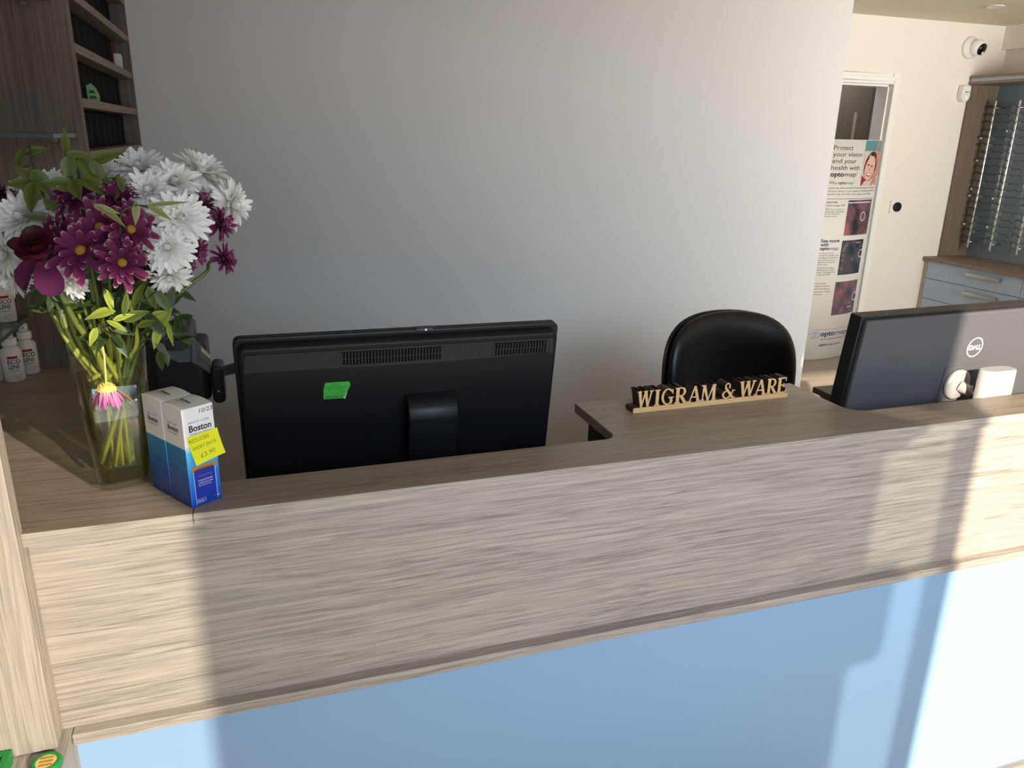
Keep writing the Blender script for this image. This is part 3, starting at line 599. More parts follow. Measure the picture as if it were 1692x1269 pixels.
# ------------------------------------------------------------------ lens solution cartons
fdir = Vector((.840, .543, 0)); ang = math.atan2(.543, .840); gdir = Vector((-.543, .840, 0))
A0 = Vector((-.1105, 1.0953, CT)); BW, BD, BH = .0475, .0548, .15
def carton(org, label, front=True):
    t = thing('solution_carton', label, 'box', org, Quaternion((0, 0, 1), ang), 'lens solution cartons')
    mb = MB(); w, d, h = BW, BD, BH
    c8 = [(0, 0, 0), (w, 0, 0), (w, d, 0), (0, d, 0), (0, 0, h), (w, 0, h), (w, d, h), (0, d, h)]
    mb.add(c8, [(0, 1, 5, 4)], 1); mb.add(c8, [(1, 2, 6, 5), (2, 3, 7, 6), (3, 0, 4, 7)], 0); mb.add(c8, [(3, 2, 1, 0)], 0)
    n = 6; top = [(x, d*i/n, h+.0022*math.sin(PI*i/n)) for i in range(n+1) for x in (0, w)]
    mb.add(top, [(2*i, 2*i+1, 2*i+3, 2*i+2) for i in range(n)], 2)
    for x in (0, w): mb.add([(x, d*i/n, h+.0022*math.sin(PI*i/n)) for i in range(n+1)], [list(range(n+1))], 2)
    mb.build('carton', [M['box_side'], M['box_front'], M['box_top']], t, local=True, bevel=.0006)
    def part(nm, fill, mats):
        m_ = MB(); fill(m_); return m_.build(nm, mats, t, local=True, recalc=False)
    L_ = lambda u, v: (-.0003, d-u, v)      # left face, reading direction away to near
    Tp = lambda u, v: (v, d-u, h+.0023*math.sin(PI*(d-u)/d)+.0003)
    PM_ = [M['ink'], M['ink_grey'], M['faint_print']]
    mb = MB()
    write(mb, 'BAUSCH + LOMB', .013, .1235, .0033, L_, mi=1, width=.026); write(mb, 'Boston', .013, .1135, .0108, L_, bold=.02, width=.028); write(mb, 'Conditioning Solution', .014, .1085, .0036, L_, mi=1, width=.026); mb.build('side_heading', PM_, t, local=True, recalc=False)
    mb = MB()
    write(mb, 'Boston', .015, .020, .0085, Tp, bold=.02, width=.026); write(mb, 'Conditioning Solution', .015, .0155, .003, Tp, mi=1, width=.024); mb.build('top_heading', PM_, t, local=True, recalc=False)
    mb = MB(); random.seed(4)
    words = 'lens case rinse fresh daily soak clean rigid gas permeable solution store wear hands bottle sterile tip close keep use only when eyes'.split()
    for k in range(22):
        if k in (7, 8, 17): continue
        s = ' '.join(random.choice(words) for _ in range(random.choice((6, 7, 8, 8))))
        write(mb, s, .006, .083-k*.0036, .0023, L_, width=random.uniform(.026, .043), mi=2)
    mb.build('small_print', PM_, t, local=True, recalc=False)
    if front:
        F = lambda u, v: (u, -.0003, v); F2 = lambda u, v: (u, -.0006, v)
        mb = MB()
        mb.add([F(.0085, .005), F(.040, .005), F(.040, .056), F(.0085, .056)], [(0, 1, 2, 3)], 0)
        FM_ = [M['box_panel'], M['white'], M['ink'], M['ink_brown'], M['ink_teal'], M['ink_grey']]
        mb.build('blue_panel', FM_, t, local=True, recalc=False); mb = MB()
        mb.add([F(.0055, .0535), F(.0435, .0535), F(.0435, .0615), F(.0055, .0615)], [(0, 1, 2, 3)], 3)
        for u in (.0075, .041): mb.add([F(u, .003), F(u+.0005, .003), F(u+.0005, .0535), F(u, .0535)], [(0, 1, 2, 3)], 1)
        mb.build('bronze_band', FM_, t, local=True, recalc=False); mb = MB()
        write(mb, 'ADVANCE', .014, .0555, .0045, F2, mi=2, width=.022)
        write(mb, 'CONDITIONING FORMULA', .0135, .0445, .003, F2, mi=3, width=.022)
        write(mb, 'For Rigid Gas Permeable', .0135, .0375, .0036, F2, mi=1, width=.0225); write(mb, 'and Hard Contact Lenses', .0135, .0335, .0036, F2, mi=1, width=.0225); write(mb, 'Step 2: Soak and condition', .0135, .0300, .0026, F2, mi=1, width=.02)
        write(mb, '120 ml', .0335, .0065, .0042, F, mi=1, width=.0105); write(mb, 'Sterile +', .0105, .0065, .0036, F2, mi=1, width=.011)
        for (a, b, c_, d_) in ((.0095, .0050, .0225, .0053), (.0095, .0105, .0225, .0108), (.0095, .005, .0098, .0108), (.0222, .005, .0225, .0108)):
            mb.add([F2(a, b), F2(c_, b), F2(c_, d_), F2(a, d_)], [(0, 1, 2, 3)], 1)
        mb.build('panel_lettering', FM_, t, local=True, recalc=False); mb = MB()
        write(mb, 'BAUSCH + LOMB', .0085, .1268, .0044, F, mi=4, width=.031)
        write(mb, 'Boston', .0085, .1145, .0135, F, mi=2, bold=.025, width=.034); write(mb, 'Conditioning Solution', .0085, .1095, .0045, F, mi=5, width=.032)
        mb.build('front_heading', FM_, t, local=True, recalc=False); mb = MB()
        write(mb, '10/23', .026, .1395, .0088, F, mi=2, width=.020, shear=.15, ang=.03)
        mb.build('handwritten_date', FM_, t, local=True, recalc=False)
        # sticky note
        q4 = [(.003, .108), (.050, .1115), (.0567, .0715), (.011, .0645)]
        def nt(u, v, off=0.):
            a = [q4[0][i]+(q4[1][i]-q4[0][i])*u for i in (0, 1)]; b = [q4[3][i]+(q4[2][i]-q4[3][i])*u for i in (0, 1)]
            p = [b[i]+(a[i]-b[i])*v for i in (0, 1)]
            return (p[0], -.0008-.0045*(1-v)**2-.0025*max(0, u-.6)-off, p[1])
        mb = MB(); n = 8; vs = [nt(i/n, j/n) for j in range(n+1) for i in range(n+1)]
        mb.add(vs, [(j*9+i, j*9+i+1, j*9+i+10, j*9+i+9) for j in range(n) for i in range(n)], 0, True)
        N_ = lambda u, v: nt(u, v, .0003)
        write(mb, 'REDUCED', .03, .76, .19, N_, width=.64, mi=1, shear=.1, bold=-.012); write(mb, 'SHORT DATE', .06, .50, .17, N_, width=.78, mi=1, shear=.1, bold=-.012); write(mb, '\u00a33.90', .24, .18, .22, N_, width=.48, mi=1, shear=.1, bold=-.012)
        o = mb.build('sticky_note', [M['note'], M['pen']], t, local=True, recalc=False); o['label'] = 'yellow handwritten sticky note'
carton(A0, 'white and blue lens solution carton with a yellow sticky note on its front')
carton(A0+gdir*(BD+.0012), 'plain white and blue lens solution carton behind the one with the note, beside the vase', False)

# ------------------------------------------------------------------ vase and water
VC = Vector((-.215, 1.224, CT)); VR = Matrix.Rotation(math.radians(15), 3, 'Z')
def loft(levels, n_c=6):
    mb = MB(); rings = []
    for h, z, r in levels:
        rings.append([VC+VR @ Vector((x, y, z)) for x, y in rrect(-h, -h, h, h, r, n_c)])
    return rings
def loft_add(mb, rings, cap0=True, cap1=True):
    k = len(rings[0]); vs = [p for r in rings for p in r]
    mb.add(vs, [(i*k+j, i*k+(j+1) % k, (i+1)*k+(j+1) % k, (i+1)*k+j) for i in range(len(rings)-1) for j in range(k)], 0, True)
    if cap0: mb.add(rings[0], [list(range(k))[::-1]])
    if cap1: mb.add(rings[-1], [list(range(k))])
t = thing('glass_vase', 'tapered square clear glass vase of cloudy water at the left end of the counter', 'vase', VC)
mb = MB(); out = [(.030, .0006, .012), (.0345, .004, .014), (.0372, .012, .016), (.0435, .11, .018), (.050, .216, .02)]
inn = [(.0482, .216, .0185), (.0415, .11, .0165), (.0352, .016, .0145), (.030, .010, .012)]
loft_add(mb, loft(out+inn), True, True); mb.build('glass', M['vase'], t)
mb = MB(); loft_add(mb, loft([(.0297, .0105, .012), (.0349, .0165, .0142), (.0411, .11, .0162), (.0447, .171, .0175)])); o = mb.build('water', M['water'], t); o['label'] = 'cloudy yellow-green water'

# ------------------------------------------------------------------ flowers
random.seed(11)
def petal_rows(mb, az, elev, L_, wd, r0, z0, curl, cup, mi=0, tw=0., notch=0.):
    T_ = (0, .3, .62, .86, 1.0); W_ = (.35, .8, 1.0, .78, .28)
    ca, sa = math.cos(az), math.sin(az); r, z = r0, z0; prev = 0; vs = []; tips = []
    for tt, ww in zip(T_, W_):
        dl = (tt-prev)*L_; e = elev+curl*(tt-.3); r += dl*math.cos(e); z += dl*math.sin(e); prev = tt
        for k in (-1, 0, 1):
            lat = k*wd*ww/2; up = cup*wd*abs(k)*ww*.6
            x = r-up*math.sin(e)*1.0; zz = z+up*math.cos(e)
            vs.append((x*ca-lat*sa, x*sa+lat*ca, zz)); tips.append(max(tt, .001) if k == 0 else min(1, tt+.05+.02))
    mb.add(vs, [(i*3+j, i*3+j+1, i*3+j+4, i*3+j+3) for i in range(4) for j in (0, 1)], mi, True, tips)
def head(layers, seed, jit=.12):
    rnd = random.Random(seed); mb = MB()
    for n, e, L_, wd, r0, z0, curl in layers:
        a0 = rnd.random()*6.28
        for i in range(n):
            petal_rows(mb, a0+2*PI*i/n+rnd.uniform(-jit, jit), math.radians(e+rnd.uniform(-13, 13)), L_*rnd.uniform(.80, 1.12), wd*rnd.uniform(.85, 1.15), r0, z0, math.radians(curl+rnd.uniform(-24, 24)), .35)
    return mb
def mesh_only(mb, name, mats):
    o = mb.build(name, mats, origin=(0, 0, 0), recalc=False); me = o.data; bpy.data.objects.remove(o); return me
white_layers = [(10, 108, .26, .14, .12, .20, 25), (14, 94, .36, .16, .17, .16, 22), (19, 56, .60, .18, .09, .10, 12), (21, 40, .78, .20, .10, .06, 6), (22, 24, .90, .22, .10, .03, -8), (22, 8, 1.0, .23, .10, 0, -20), (20, -10, 1.0, .23, .09, -.03, -28), (16, -32, .95, .22, .08, -.06, -30)]
def white_head(s):
    m = head(white_layers, s); rnd = random.Random(s+40)
    m.lathe([(.12, .12), (.13, .30), (.10, .40), (.03, .45)], (0, 0, 0), 10); m.tip[-40:] = [.12]*40
    return m
WH = [mesh_only(white_head(s), 'flower_head', M['petal_white']) for s in (1, 2, 3)]
daisy = [(8, 40, .70, .27, .12, .05, -12), (10, 22, .95, .28, .13, .03, -16), (11, 4, 1.02, .29, .13, 0, -26)]
PU = [mesh_only(head(daisy, s, .2), 'flower_head', M['petal_purple']) for s in (5, 6, 15)]
DK = [mesh_only(head([(10, 70, .35, .18, .03, .10, 15), (13, 50, .6, .22, .07, .08, 8), (14, 28, .85, .24, .09, .04, 0), (14, 5, 1.0, .25, .09, 0, -20), (10, -25, .9, .24, .08, -.03, -25)], 8), 'flower_head', M['petal_dark'])]
PR = [mesh_only(head([(9, 66, .4, .2, .04, .10, 10), (13, 44, .7, .24, .08, .06, 0), (14, 22, .95, .26, .10, .03, -10), (12, 0, 1.0, .26, .10, 0, -25)], 9), 'flower_head', M['petal_purple'])]
mb = MB(); mb.lathe([(.17, 0), (.19, .05), (.15, .11), (.08, .14), (.01, .145)], (0, 0, 0), 16); DISC = mesh_only(mb, 'flower_centre', M['disc_yellow'])
rb_ = MB(); rnd = random.Random(3)
for ring_, (n, e, L_, wd, r0, z0, curl) in enumerate([(3, 86, .75, .62, .06, 0, 20), (4, 78, .85, .75, .16, 0, 18), (5, 68, .95, .85, .26, -.02, 8), (5, 50, 1.05, .95, .32, -.05, -10), (5, -40, 1.5, 1.15, .28, -.15, -25)]):
    for i in range(n): petal_rows(rb_, 2*PI*(i+.5*ring_)/n+rnd.uniform(-.2, .2), math.radians(e), L_, wd, r0, z0, math.radians(curl), .42, mi=1 if ring_ == 4 else 0)
ROSE = mesh_only(rb_, 'flower_head', [M['petal_rose'], M['petal_magenta']])
pk = MB(); rnd = random.Random(7)
for i in range(30): petal_rows(pk, 2*PI*i/15+rnd.uniform(-.15, .15), math.radians(rnd.uniform(-78, -38)), rnd.uniform(.9, 1.5), .25, rnd.uniform(.35, .62), rnd.uniform(-.05, .12), math.radians(rnd.uniform(-25, 15)), .2)
PINK = mesh_only(pk, 'flower_head', M['petal_pink'])
pk = MB(); pk.lathe([(.72, 0), (.74, .1), (.62, .3), (.40, .44), (.12, .50)], (0, 0, 0), 18)
for i in range(70):
    a = rnd.uniform(0, 6.28); r = rnd.uniform(.1, .74); z = .5-.55*(r/.74)**2.2
    dv = Vector((math.cos(a)*r, math.sin(a)*r, z)); pk.tube([dv, dv+Vector((math.cos(a)*.08, math.sin(a)*.08, .14))], [.05, .035], 5)
PINKC = mesh_only(pk, 'flower_centre', M['disc_pale'])

def spline(pts, n=7):
    P_ = [Vector(p) for p in pts]; P_ = [P_[0]*2-P_[1]]+P_+[P_[-1]*2-P_[-2]]; out = []
    for i in range(1, len(P_)-2):
        for k in range(n):
            s = k/n; a, b, c_, d_ = P_[i-1:i+3]
            out.append(.5*((2*b)+(c_-a)*s+(2*a-5*b+4*c_-d_)*s*s+(3*b-a-3*c_+d_)*s**3))
    out.append(P_[-2]); return out
srnd = random.Random(21)
def vase_pts(hx, hy):
    """mouth and foot of a stem: leans across the vase"""
    dx = max(-.040, min(.040, (hx-VC.x)*.42+srnd.uniform(-.010, .010))); dy = max(-.034, min(.036, (hy-VC.y)*.4+srnd.uniform(-.014, .014)))
    mouth = VC+VR @ Vector((dx, dy, .214)); foot = VC+VR @ Vector((max(-.028, min(.028, -dx*.45+srnd.uniform(-.024, .024))), max(-.028, min(.028, -dy*.4+srnd.uniform(-.024, .024))), srnd.choice((.016, .03, .12, .14, .15, .16, .17, .15))))
    return mouth, foot
CORE = Vector((-.19, 1.27, 1.40)); CAM = Vector((0, 0, 1.6))
SEEN = {}
def flower(name, label, cat, group, pos, rad, meshes, face=None, stem_r=.0022, disc=False, cam_w=.55, mat='stem_sun_graded', via=None):
    pos = Vector(pos)
    if face is None:
        face = (pos-CORE).normalized()*.9+(CAM-pos).normalized()*cam_w+Vector((0, 0, .15))
    face = Vector(face).normalized()
    mouth, foot = vase_pts(pos.x, pos.y)
    t = thing(name, label, cat, foot, group=group)
    k = len([1 for x in SEEN if x]); SEEN[label] = 1
    h = bpy.data.objects.new('flower_head', meshes[k % len(meshes)]); col.objects.link(h); h.parent = t
    h.location = pos-foot; h.rotation_mode = 'QUATERNION'; h.rotation_quaternion = face.to_track_quat('Z', 'Y') @ Quaternion((0, 0, 1), k*1.3); h.scale = (rad,)*3
    if disc:
        c_ = bpy.data.objects.new('flower_centre', DISC); col.objects.link(c_); c_.parent = t; c_.location = pos-foot+face*rad*.05
        c_.rotation_mode = 'QUATERNION'; c_.rotation_quaternion = h.rotation_quaternion; c_.scale = (rad*1.0,)*3
    start = pos-face*rad*.05
    pts = [start, start-face*min(.025, rad)]+([Vector(v) for v in via] if via else [mouth*.45+start*.55+Vector((0, 0, -.012))-face*.012])+[mouth, foot]
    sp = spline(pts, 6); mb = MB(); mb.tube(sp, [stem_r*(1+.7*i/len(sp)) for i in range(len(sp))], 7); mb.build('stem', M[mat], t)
    return t
WG, PG = 'white chrysanthemums in the vase', 'purple daisies in the vase'
whites = [
 ((-.063, 1.27, 1.538), .040, 'at the upper right of the bouquet, tilted skyward', (.35, -.35, .85)),
 ((-.144, 1.28, 1.542), .036, 'at the top of the bouquet beside the pigeonholes', (-.15, -.6, .75)),
 ((-.096, 1.22, 1.527), .033, 'in the upper right cluster just left of the skyward bloom', (.1, -.75, .6)),
 ((-.127, 1.19, 1.518), .032, 'right of the highest purple daisy, with creamy centre', (-.1, -.85, .5)),
 ((-.089, 1.16, 1.484), .037, 'facing forward, largest in the right half of the bouquet', (.15, -.95, .25)),
 ((-.108, 1.15, 1.446), .033, 'with a yellow-green centre at the lower right of the bouquet', (-.05, -.95, .3)),
 ((-.025, 1.24, 1.496), .034, 'farthest right in the bouquet, seen from the side', (.75, -.45, .05)),
 ((-.112, 1.17, 1.405), .027, 'lowest of the right cluster, petals hanging down', (.0, -.6, -.35)),
 ((-.130, 1.20, 1.473), .032, 'half hidden behind purple petals in the middle right', (-.1, -.8, .2)),
 ((-.284, 1.20, 1.481), .040, 'large, at the left above the dark red rose', (-.35, -.75, .5)),
 ((-.302, 1.28, 1.509), .024, 'small, at the upper left below the leafy tips', (-.3, -.5, .7)),
 ((-.311, 1.20, 1.436), .030, 'at the far left edge beside the dark red rose', (-.6, -.7, .0)),
 ((-.313, 1.22, 1.400), .026, 'lowest at the far left edge', (-.6, -.6, -.25)),
 ((-.233, 1.16, 1.403), .023, 'below the rose and the large purple daisy', (0, -.9, -.2)),
 ((-.261, 1.28, 1.519), .026, 'behind the green leaves at the top left', (-.1, -.6, .7)),
 ((-.192, 1.28, 1.536), .024, 'at the top centre behind a twig of leaves', (0, -.6, .7)),
 ((-.244, 1.18, 1.382), .018, 'small and drooping above the vase mouth', (0, -.5, -.7)),
]
for p, r, d_, fc in whites: flower('white_chrysanthemum', 'white chrysanthemum '+d_, 'flower', WG, p, r, WH, fc)
purples = [
 ((-.184, 1.13, 1.476), .037, 'purple daisy with pale petal tips at the centre of the bouquet', PU, 1),
 ((-.206, 1.11, 1.450), .038, 'large purple daisy with an orange centre, right of the rose', PU, 1),
 ((-.159, 1.10, 1.435), .032, 'bright magenta daisy lowest in the middle of the bouquet', PU, 1),
 ((-.148, 1.12, 1.475), .034, 'purple daisy beside the white cluster, turned to the right', PU, 1),
 ((-.166, 1.17, 1.510), .027, 'purple daisy highest in the middle of the bouquet', PU, 0),
 ((-.232, 1.13, 1.471), .028, 'purple daisy turned left above the rose', PU, 0),
 ((-.218, 1.18, 1.510), .027, 'purple daisy under the green leaves at the top', PU, 0),
 ((-.318, 1.25, 1.507), .020, 'dark purple daisy at the very left edge', DK, 0),
 ((-.067, 1.22, 1.496), .027, 'dark plum daisy between the white blooms at the right', DK, 0),
 ((-.042, 1.20, 1.471), .026, 'magenta daisy below the rightmost white bloom', PR, 0),
 ((-.078, 1.20, 1.435), .023, 'purple daisy right of the yellow-green centred white bloom', PR, 0),
 ((-.095, 1.20, 1.413), .018, 'small purple daisy at the lower right of the white cluster', PR, 0),
]
PF = {0: (0, -.9, .42), 1: (-.1, -.85, .4), 2: (.08, -.95, .22), 3: (.55, -.75, .25), 4: (.15, -.6, .7), 5: (-.75, -.6, .15), 6: (-.2, -.6, .7), 7: (-.8, -.4, .4), 8: (.4, -.4, .6), 9: (.7, -.5, .1), 10: (.5, -.6, -.2), 11: (.3, -.7, -.3)}
for k, (p, r, lab, ms, dsc) in enumerate(purples): flower('purple_daisy', lab, 'flower', PG, p, r, ms, PF[k], disc=bool(dsc))
flower('purple_daisy', 'magenta daisy on its own long bare stem, sticking out to the right', 'flower', PG, (-.041, 1.22, 1.419), .024, PR, (.75, -.45, .25), via=[(-.066, 1.22, 1.400), (-.10, 1.215, 1.375), (-.14, 1.215, 1.335)])
flower('garden_rose', 'dark red and purple rose at the front left of the bouquet', 'flower', None, (-.252, 1.112, 1.447), .030, [ROSE], (-.12, -.5, .75), stem_r=.003)
# wilted pink flower hanging outside the vase
t = thing('pink_daisy', 'wilted pink flower hanging down in front of the glass vase', 'flower', (-.209, 1.158, 1.245))
h = bpy.data.objects.new('flower_head', PINK); col.objects.link(h); h.parent = t; h.scale = (.0205,)*3; h.location = (0, 0, .003)
h = bpy.data.objects.new('flower_centre', PINKC); col.objects.link(h); h.parent = t; h.scale = (.0175,)*3; h.location = (0, 0, .003)
mb = MB(); mb.tube(spline([(-.209, 1.158, 1.254), (-.2075, 1.157, 1.275), (-.2065, 1.160, 1.300), (-.2095, 1.172, 1.325), (-.212, 1.185, 1.338), (-.212, 1.20, 1.31)], 6), .0014, 7); mb.build('stem', M['leaf_sunlit'] if False else P('pale_stem', S(206, 200, 130), .5), t)

# leaves
def leaf(mb, base, dr, nrm, L_, W_, bend=.15, mi=0):
    base = Vector(base); dr = Vector(dr).normalized(); nrm = Vector(nrm); side = dr.cross(nrm)
    if side.length < 1e-3: side = dr.cross(Vector((.3, .2, 1)))
    side.normalize(); nrm = side.cross(dr).normalized()
    n = 7; vs = []; tips = []
    for i in range(n+1):
        s = i/n; w = W_/2*math.sin(PI*min(1, s*1.0)**.8)*(1-.25*s) if 0 < i < n else .0003
        c_ = base+dr*L_*s-nrm*bend*L_*s*s
        for k in (-1, 0, 1): vs.append(c_+side*k*w+nrm*abs(k)*w*.28); tips.append(.05 if k == 0 else .9)
    mb.add(vs, [(i*3+j, i*3+j+1, i*3+j+4, i*3+j+3) for i in range(n) for j in (0, 1)], mi, True, tips)
def sprig(label, mat, leaves, path, stem='stem_sun_graded', r=.0013, seed=0):
    """leaves: (centre, direction, length, width)"""
    rr = random.Random(seed)
    t = thing('leafy_sprig', label, 'leaves', path[-1], group='leafy green sprigs in the vase')
    sp = spline(path, 6); mb = MB(); mb.tube(sp, [r*(1+i/len(sp)) for i in range(len(sp))], 6)
    lf = MB()
    for c_, d_, L_, W_ in leaves:
        c_ = Vector(c_); d_ = Vector(d_).normalized(); b = c_-d_*L_/2
        near = min(sp, key=lambda p: (p-b).length); mb.tube([near, (near+b)/2+Vector((0, 0, -.002)), b], .0007, 5)
        nrm = (CAM-c_).normalized()*.8+Vector((rr.uniform(-.6, .6), rr.uniform(-.3, .3), rr.uniform(0, .8)))
        leaf(lf, b, d_, nrm, L_, W_, rr.uniform(0, .3))
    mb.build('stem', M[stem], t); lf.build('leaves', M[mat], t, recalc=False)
def R3(rr, a): return (rr.uniform(-a, a), rr.uniform(-a, a), rr.uniform(-a, a))
mth = lambda x, y: VC+VR @ Vector((x, y, .212)); ft = lambda x, y: VC+VR @ Vector((x, y, .03))
sprig('sprig of curled green leaves sticking up at the top left', 'leaf', [((-.281, 1.22, 1.562), (.3, 0, .8), .032, .018), ((-.262, 1.22, 1.570), (.9, 0, .3), .03, .014), ((-.272, 1.20, 1.540), (-.7, 0, .5), .036, .018), ((-.256, 1.195, 1.53), (.5, -.2, -.8), .04, .024), ((-.266, 1.18, 1.512), (-.2, -.2, -.9), .045, .026), ((-.242, 1.18, 1.50), (.6, -.2, -.5), .035, .018), ((-.285, 1.2, 1.528), (-.8, 0, -.1), .03, .016), ((-.262, 1.17, 1.488), (-.9, -.2, .1), .036, .015)],
      [(-.268, 1.215, 1.575), (-.262, 1.205, 1.53), (-.25, 1.20, 1.47), (-.235, 1.215, 1.38), mth(-.02, .0), ft(.01, .01)], seed=1)
sprig('tallest leafy sprig at the top of the bouquet with one upright leaf', 'leaf', [((-.223, 1.20, 1.583), (.12, 0, 1), .034, .016), ((-.206, 1.20, 1.556), (.4, -.2, -.8), .036, .022), ((-.196, 1.19, 1.546), (.5, -.3, -.75), .045, .026), ((-.221, 1.19, 1.548), (-.1, -.3, -.9), .036, .022), ((-.232, 1.18, 1.528), (-.8, -.3, .2), .042, .024), ((-.212, 1.17, 1.523), (.2, -.5, -.6), .034, .024), ((-.19, 1.17, 1.527), (.7, -.4, -.4), .044, .022), ((-.207, 1.19, 1.566), (.8, 0, .0), .03, .012)],
      [(-.222, 1.2, 1.566), (-.214, 1.2, 1.55), (-.207, 1.2, 1.50), (-.208, 1.22, 1.40), mth(-.005, .01), ft(-.01, 0)], seed=2)
sprig('sprig with one broad green leaf pointing right over the pigeonholes', 'leaf', [((-.177, 1.20, 1.563), (.9, 0, .42), .052, .020), ((-.186, 1.19, 1.545), (.5, -.2, -.6), .034, .018), ((-.168, 1.18, 1.534), (.9, -.1, .2), .03, .012), ((-.158, 1.17, 1.527), (.2, -.2, -.9), .028, .012), ((-.149, 1.18, 1.523), (.9, 0, -.3), .03, .013), ((-.152, 1.18, 1.505), (.5, -.2, -.7), .036, .020), ((-.17, 1.17, 1.51), (-.3, -.3, -.8), .03, .016)],
      [(-.196, 1.2, 1.552), (-.182, 1.195, 1.53), (-.178, 1.20, 1.48), (-.19, 1.22, 1.40), mth(.005, .012), ft(.0, .01)], seed=3)
sprig('thin twig of olive leaves across the white blooms', 'leaf_olive', [((-.098, 1.105, 1.509), (.98, 0, .08), .052, .007), ((-.108, 1.105, 1.498), (.85, 0, -.5), .034, .010), ((-.136, 1.10, 1.497), (-.1, -.1, -.95), .030, .011), ((-.166, 1.075, 1.505), (.85, -.1, -.3), .030, .010), ((-.160, 1.075, 1.497), (.75, -.1, -.65), .040, .014)],
      [(-.12, 1.108, 1.505), (-.14, 1.10, 1.506), (-.155, 1.10, 1.49), (-.165, 1.13, 1.42), mth(.012, -.01), ft(0, -.01)], seed=4)
sprig('sprig of sunlit leaves in front at the vase mouth centre', 'leaf_sunlit', [((-.199, 1.128, 1.365), (-.98, -.1, -.05), .040, .019), ((-.185, 1.13, 1.380), (.25, -.1, -.9), .036, .013), ((-.180, 1.128, 1.346), (.75, -.2, -.45), .030, .012), ((-.213, 1.14, 1.33), (-.4, -.2, -.8), .028, .012), ((-.172, 1.13, 1.358), (.8, -.1, .3), .028, .010)],
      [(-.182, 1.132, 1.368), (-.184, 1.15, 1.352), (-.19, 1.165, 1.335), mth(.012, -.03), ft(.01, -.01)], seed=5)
sprig('sprig of curved leaves above the right side of the vase', 'leaf', [((-.166, 1.13, 1.377), (.25, -.1, .95), .036, .012), ((-.149, 1.13, 1.39), (.35, -.1, .9), .044, .016), ((-.157, 1.135, 1.358), (.75, -.1, .35), .036, .018), ((-.135, 1.15, 1.378), (.3, -.1, -.9), .034, .018), ((-.122, 1.15, 1.372), (.4, -.2, -.85), .034, .017), ((-.144, 1.14, 1.345), (.9, -.1, .3), .03, .014)],
      [(-.150, 1.135, 1.375), (-.158, 1.15, 1.35), (-.166, 1.17, 1.33), mth(.03, -.028), ft(-.01, -.01)], seed=6)
sprig('drooping sprig hanging over the right rim in front of the black terminal', 'leaf_sunlit', [((-.125, 1.165, 1.343), (.55, -.1, .8), .046, .019), ((-.138, 1.165, 1.318), (-.25, -.1, -.9), .036, .014), ((-.119, 1.165, 1.322), (.1, -.1, -.97), .036, .010), ((-.131, 1.165, 1.352), (.9, 0, .3), .028, .012)],
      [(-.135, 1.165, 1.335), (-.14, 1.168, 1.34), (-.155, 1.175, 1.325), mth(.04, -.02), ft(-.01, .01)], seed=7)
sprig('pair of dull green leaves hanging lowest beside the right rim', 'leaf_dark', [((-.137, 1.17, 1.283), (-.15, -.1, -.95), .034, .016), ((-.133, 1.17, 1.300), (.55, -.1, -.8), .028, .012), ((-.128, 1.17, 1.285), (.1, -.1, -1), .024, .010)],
      [(-.134, 1.168, 1.296), (-.139, 1.168, 1.308), (-.15, 1.176, 1.315), mth(.042, -.01), ft(-.012, .0)], seed=8)
rr = random.Random(5)
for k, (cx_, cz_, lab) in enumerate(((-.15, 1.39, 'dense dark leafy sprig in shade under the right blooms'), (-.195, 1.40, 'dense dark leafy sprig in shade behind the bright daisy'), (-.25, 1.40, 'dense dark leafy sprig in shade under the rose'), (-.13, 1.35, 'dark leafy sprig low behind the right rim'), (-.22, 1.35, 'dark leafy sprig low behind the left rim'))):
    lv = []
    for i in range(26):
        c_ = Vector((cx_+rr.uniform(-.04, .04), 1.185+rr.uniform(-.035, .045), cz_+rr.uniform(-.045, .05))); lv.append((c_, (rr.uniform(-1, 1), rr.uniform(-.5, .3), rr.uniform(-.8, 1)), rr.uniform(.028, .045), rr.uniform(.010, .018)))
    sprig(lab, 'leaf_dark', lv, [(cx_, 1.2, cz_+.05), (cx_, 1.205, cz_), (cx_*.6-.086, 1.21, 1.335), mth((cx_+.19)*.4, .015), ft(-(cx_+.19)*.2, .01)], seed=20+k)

# ------------------------------------------------------------------ banner stand by the doorway
by = lambda x: 4.70+.7*(x-4.1)**2
t = thing('banner_stand', 'curved white printed banner stand in front of the doorway in the far wall', 'banner', (4.2, 4.74, 0))
def bsurf(x, z, off=0.): return (x, by(x)-off, z)
mb = MB(); n = 24; xs = [3.90+(4.49-3.90)*i/n for i in range(n+1)]
fr = [bsurf(x, z) for z in (.004, 1.626) for x in xs]; bk = [(p[0], p[1]+.004, p[2]) for p in fr]
k = n+1; mb.add(fr+bk, [(i, i+1, k+i+1, k+i) for i in range(n)]+[(2*k+i+1, 2*k+i, 3*k+i, 3*k+i+1) for i in range(n)]+[(k+i, k+i+1, 3*k+i+1, 3*k+i) for i in range(n)]+[(i+1, i, 2*k+i, 2*k+i+1) for i in range(n)]+[(0, k, 3*k, 2*k), (n, 2*k+n, 3*k+n, k+n)], 0, True)
mb.build('banner_panel', M['banner'], t)
mb = MB(); fr = [bsurf(x, z, o_) for z, o_ in ((.0005, -.008), (.035, -.008)) for x in xs]; bk = [(p[0], p[1]+.06, p[2]) for p in fr]
mb.add(fr+bk, [(i, i+1, k+i+1, k+i) for i in range(n)]+[(2*k+i+1, 2*k+i, 3*k+i, 3*k+i+1) for i in range(n)]+[(k+i, k+i+1, 3*k+i+1, 3*k+i) for i in range(n)]+[(i+1, i, 2*k+i, 2*k+i+1) for i in range(n)]+[(0, k, 3*k, 2*k), (n, 2*k+n, 3*k+n, k+n)], 0, True)
mb.build('base', M['banner'], t)
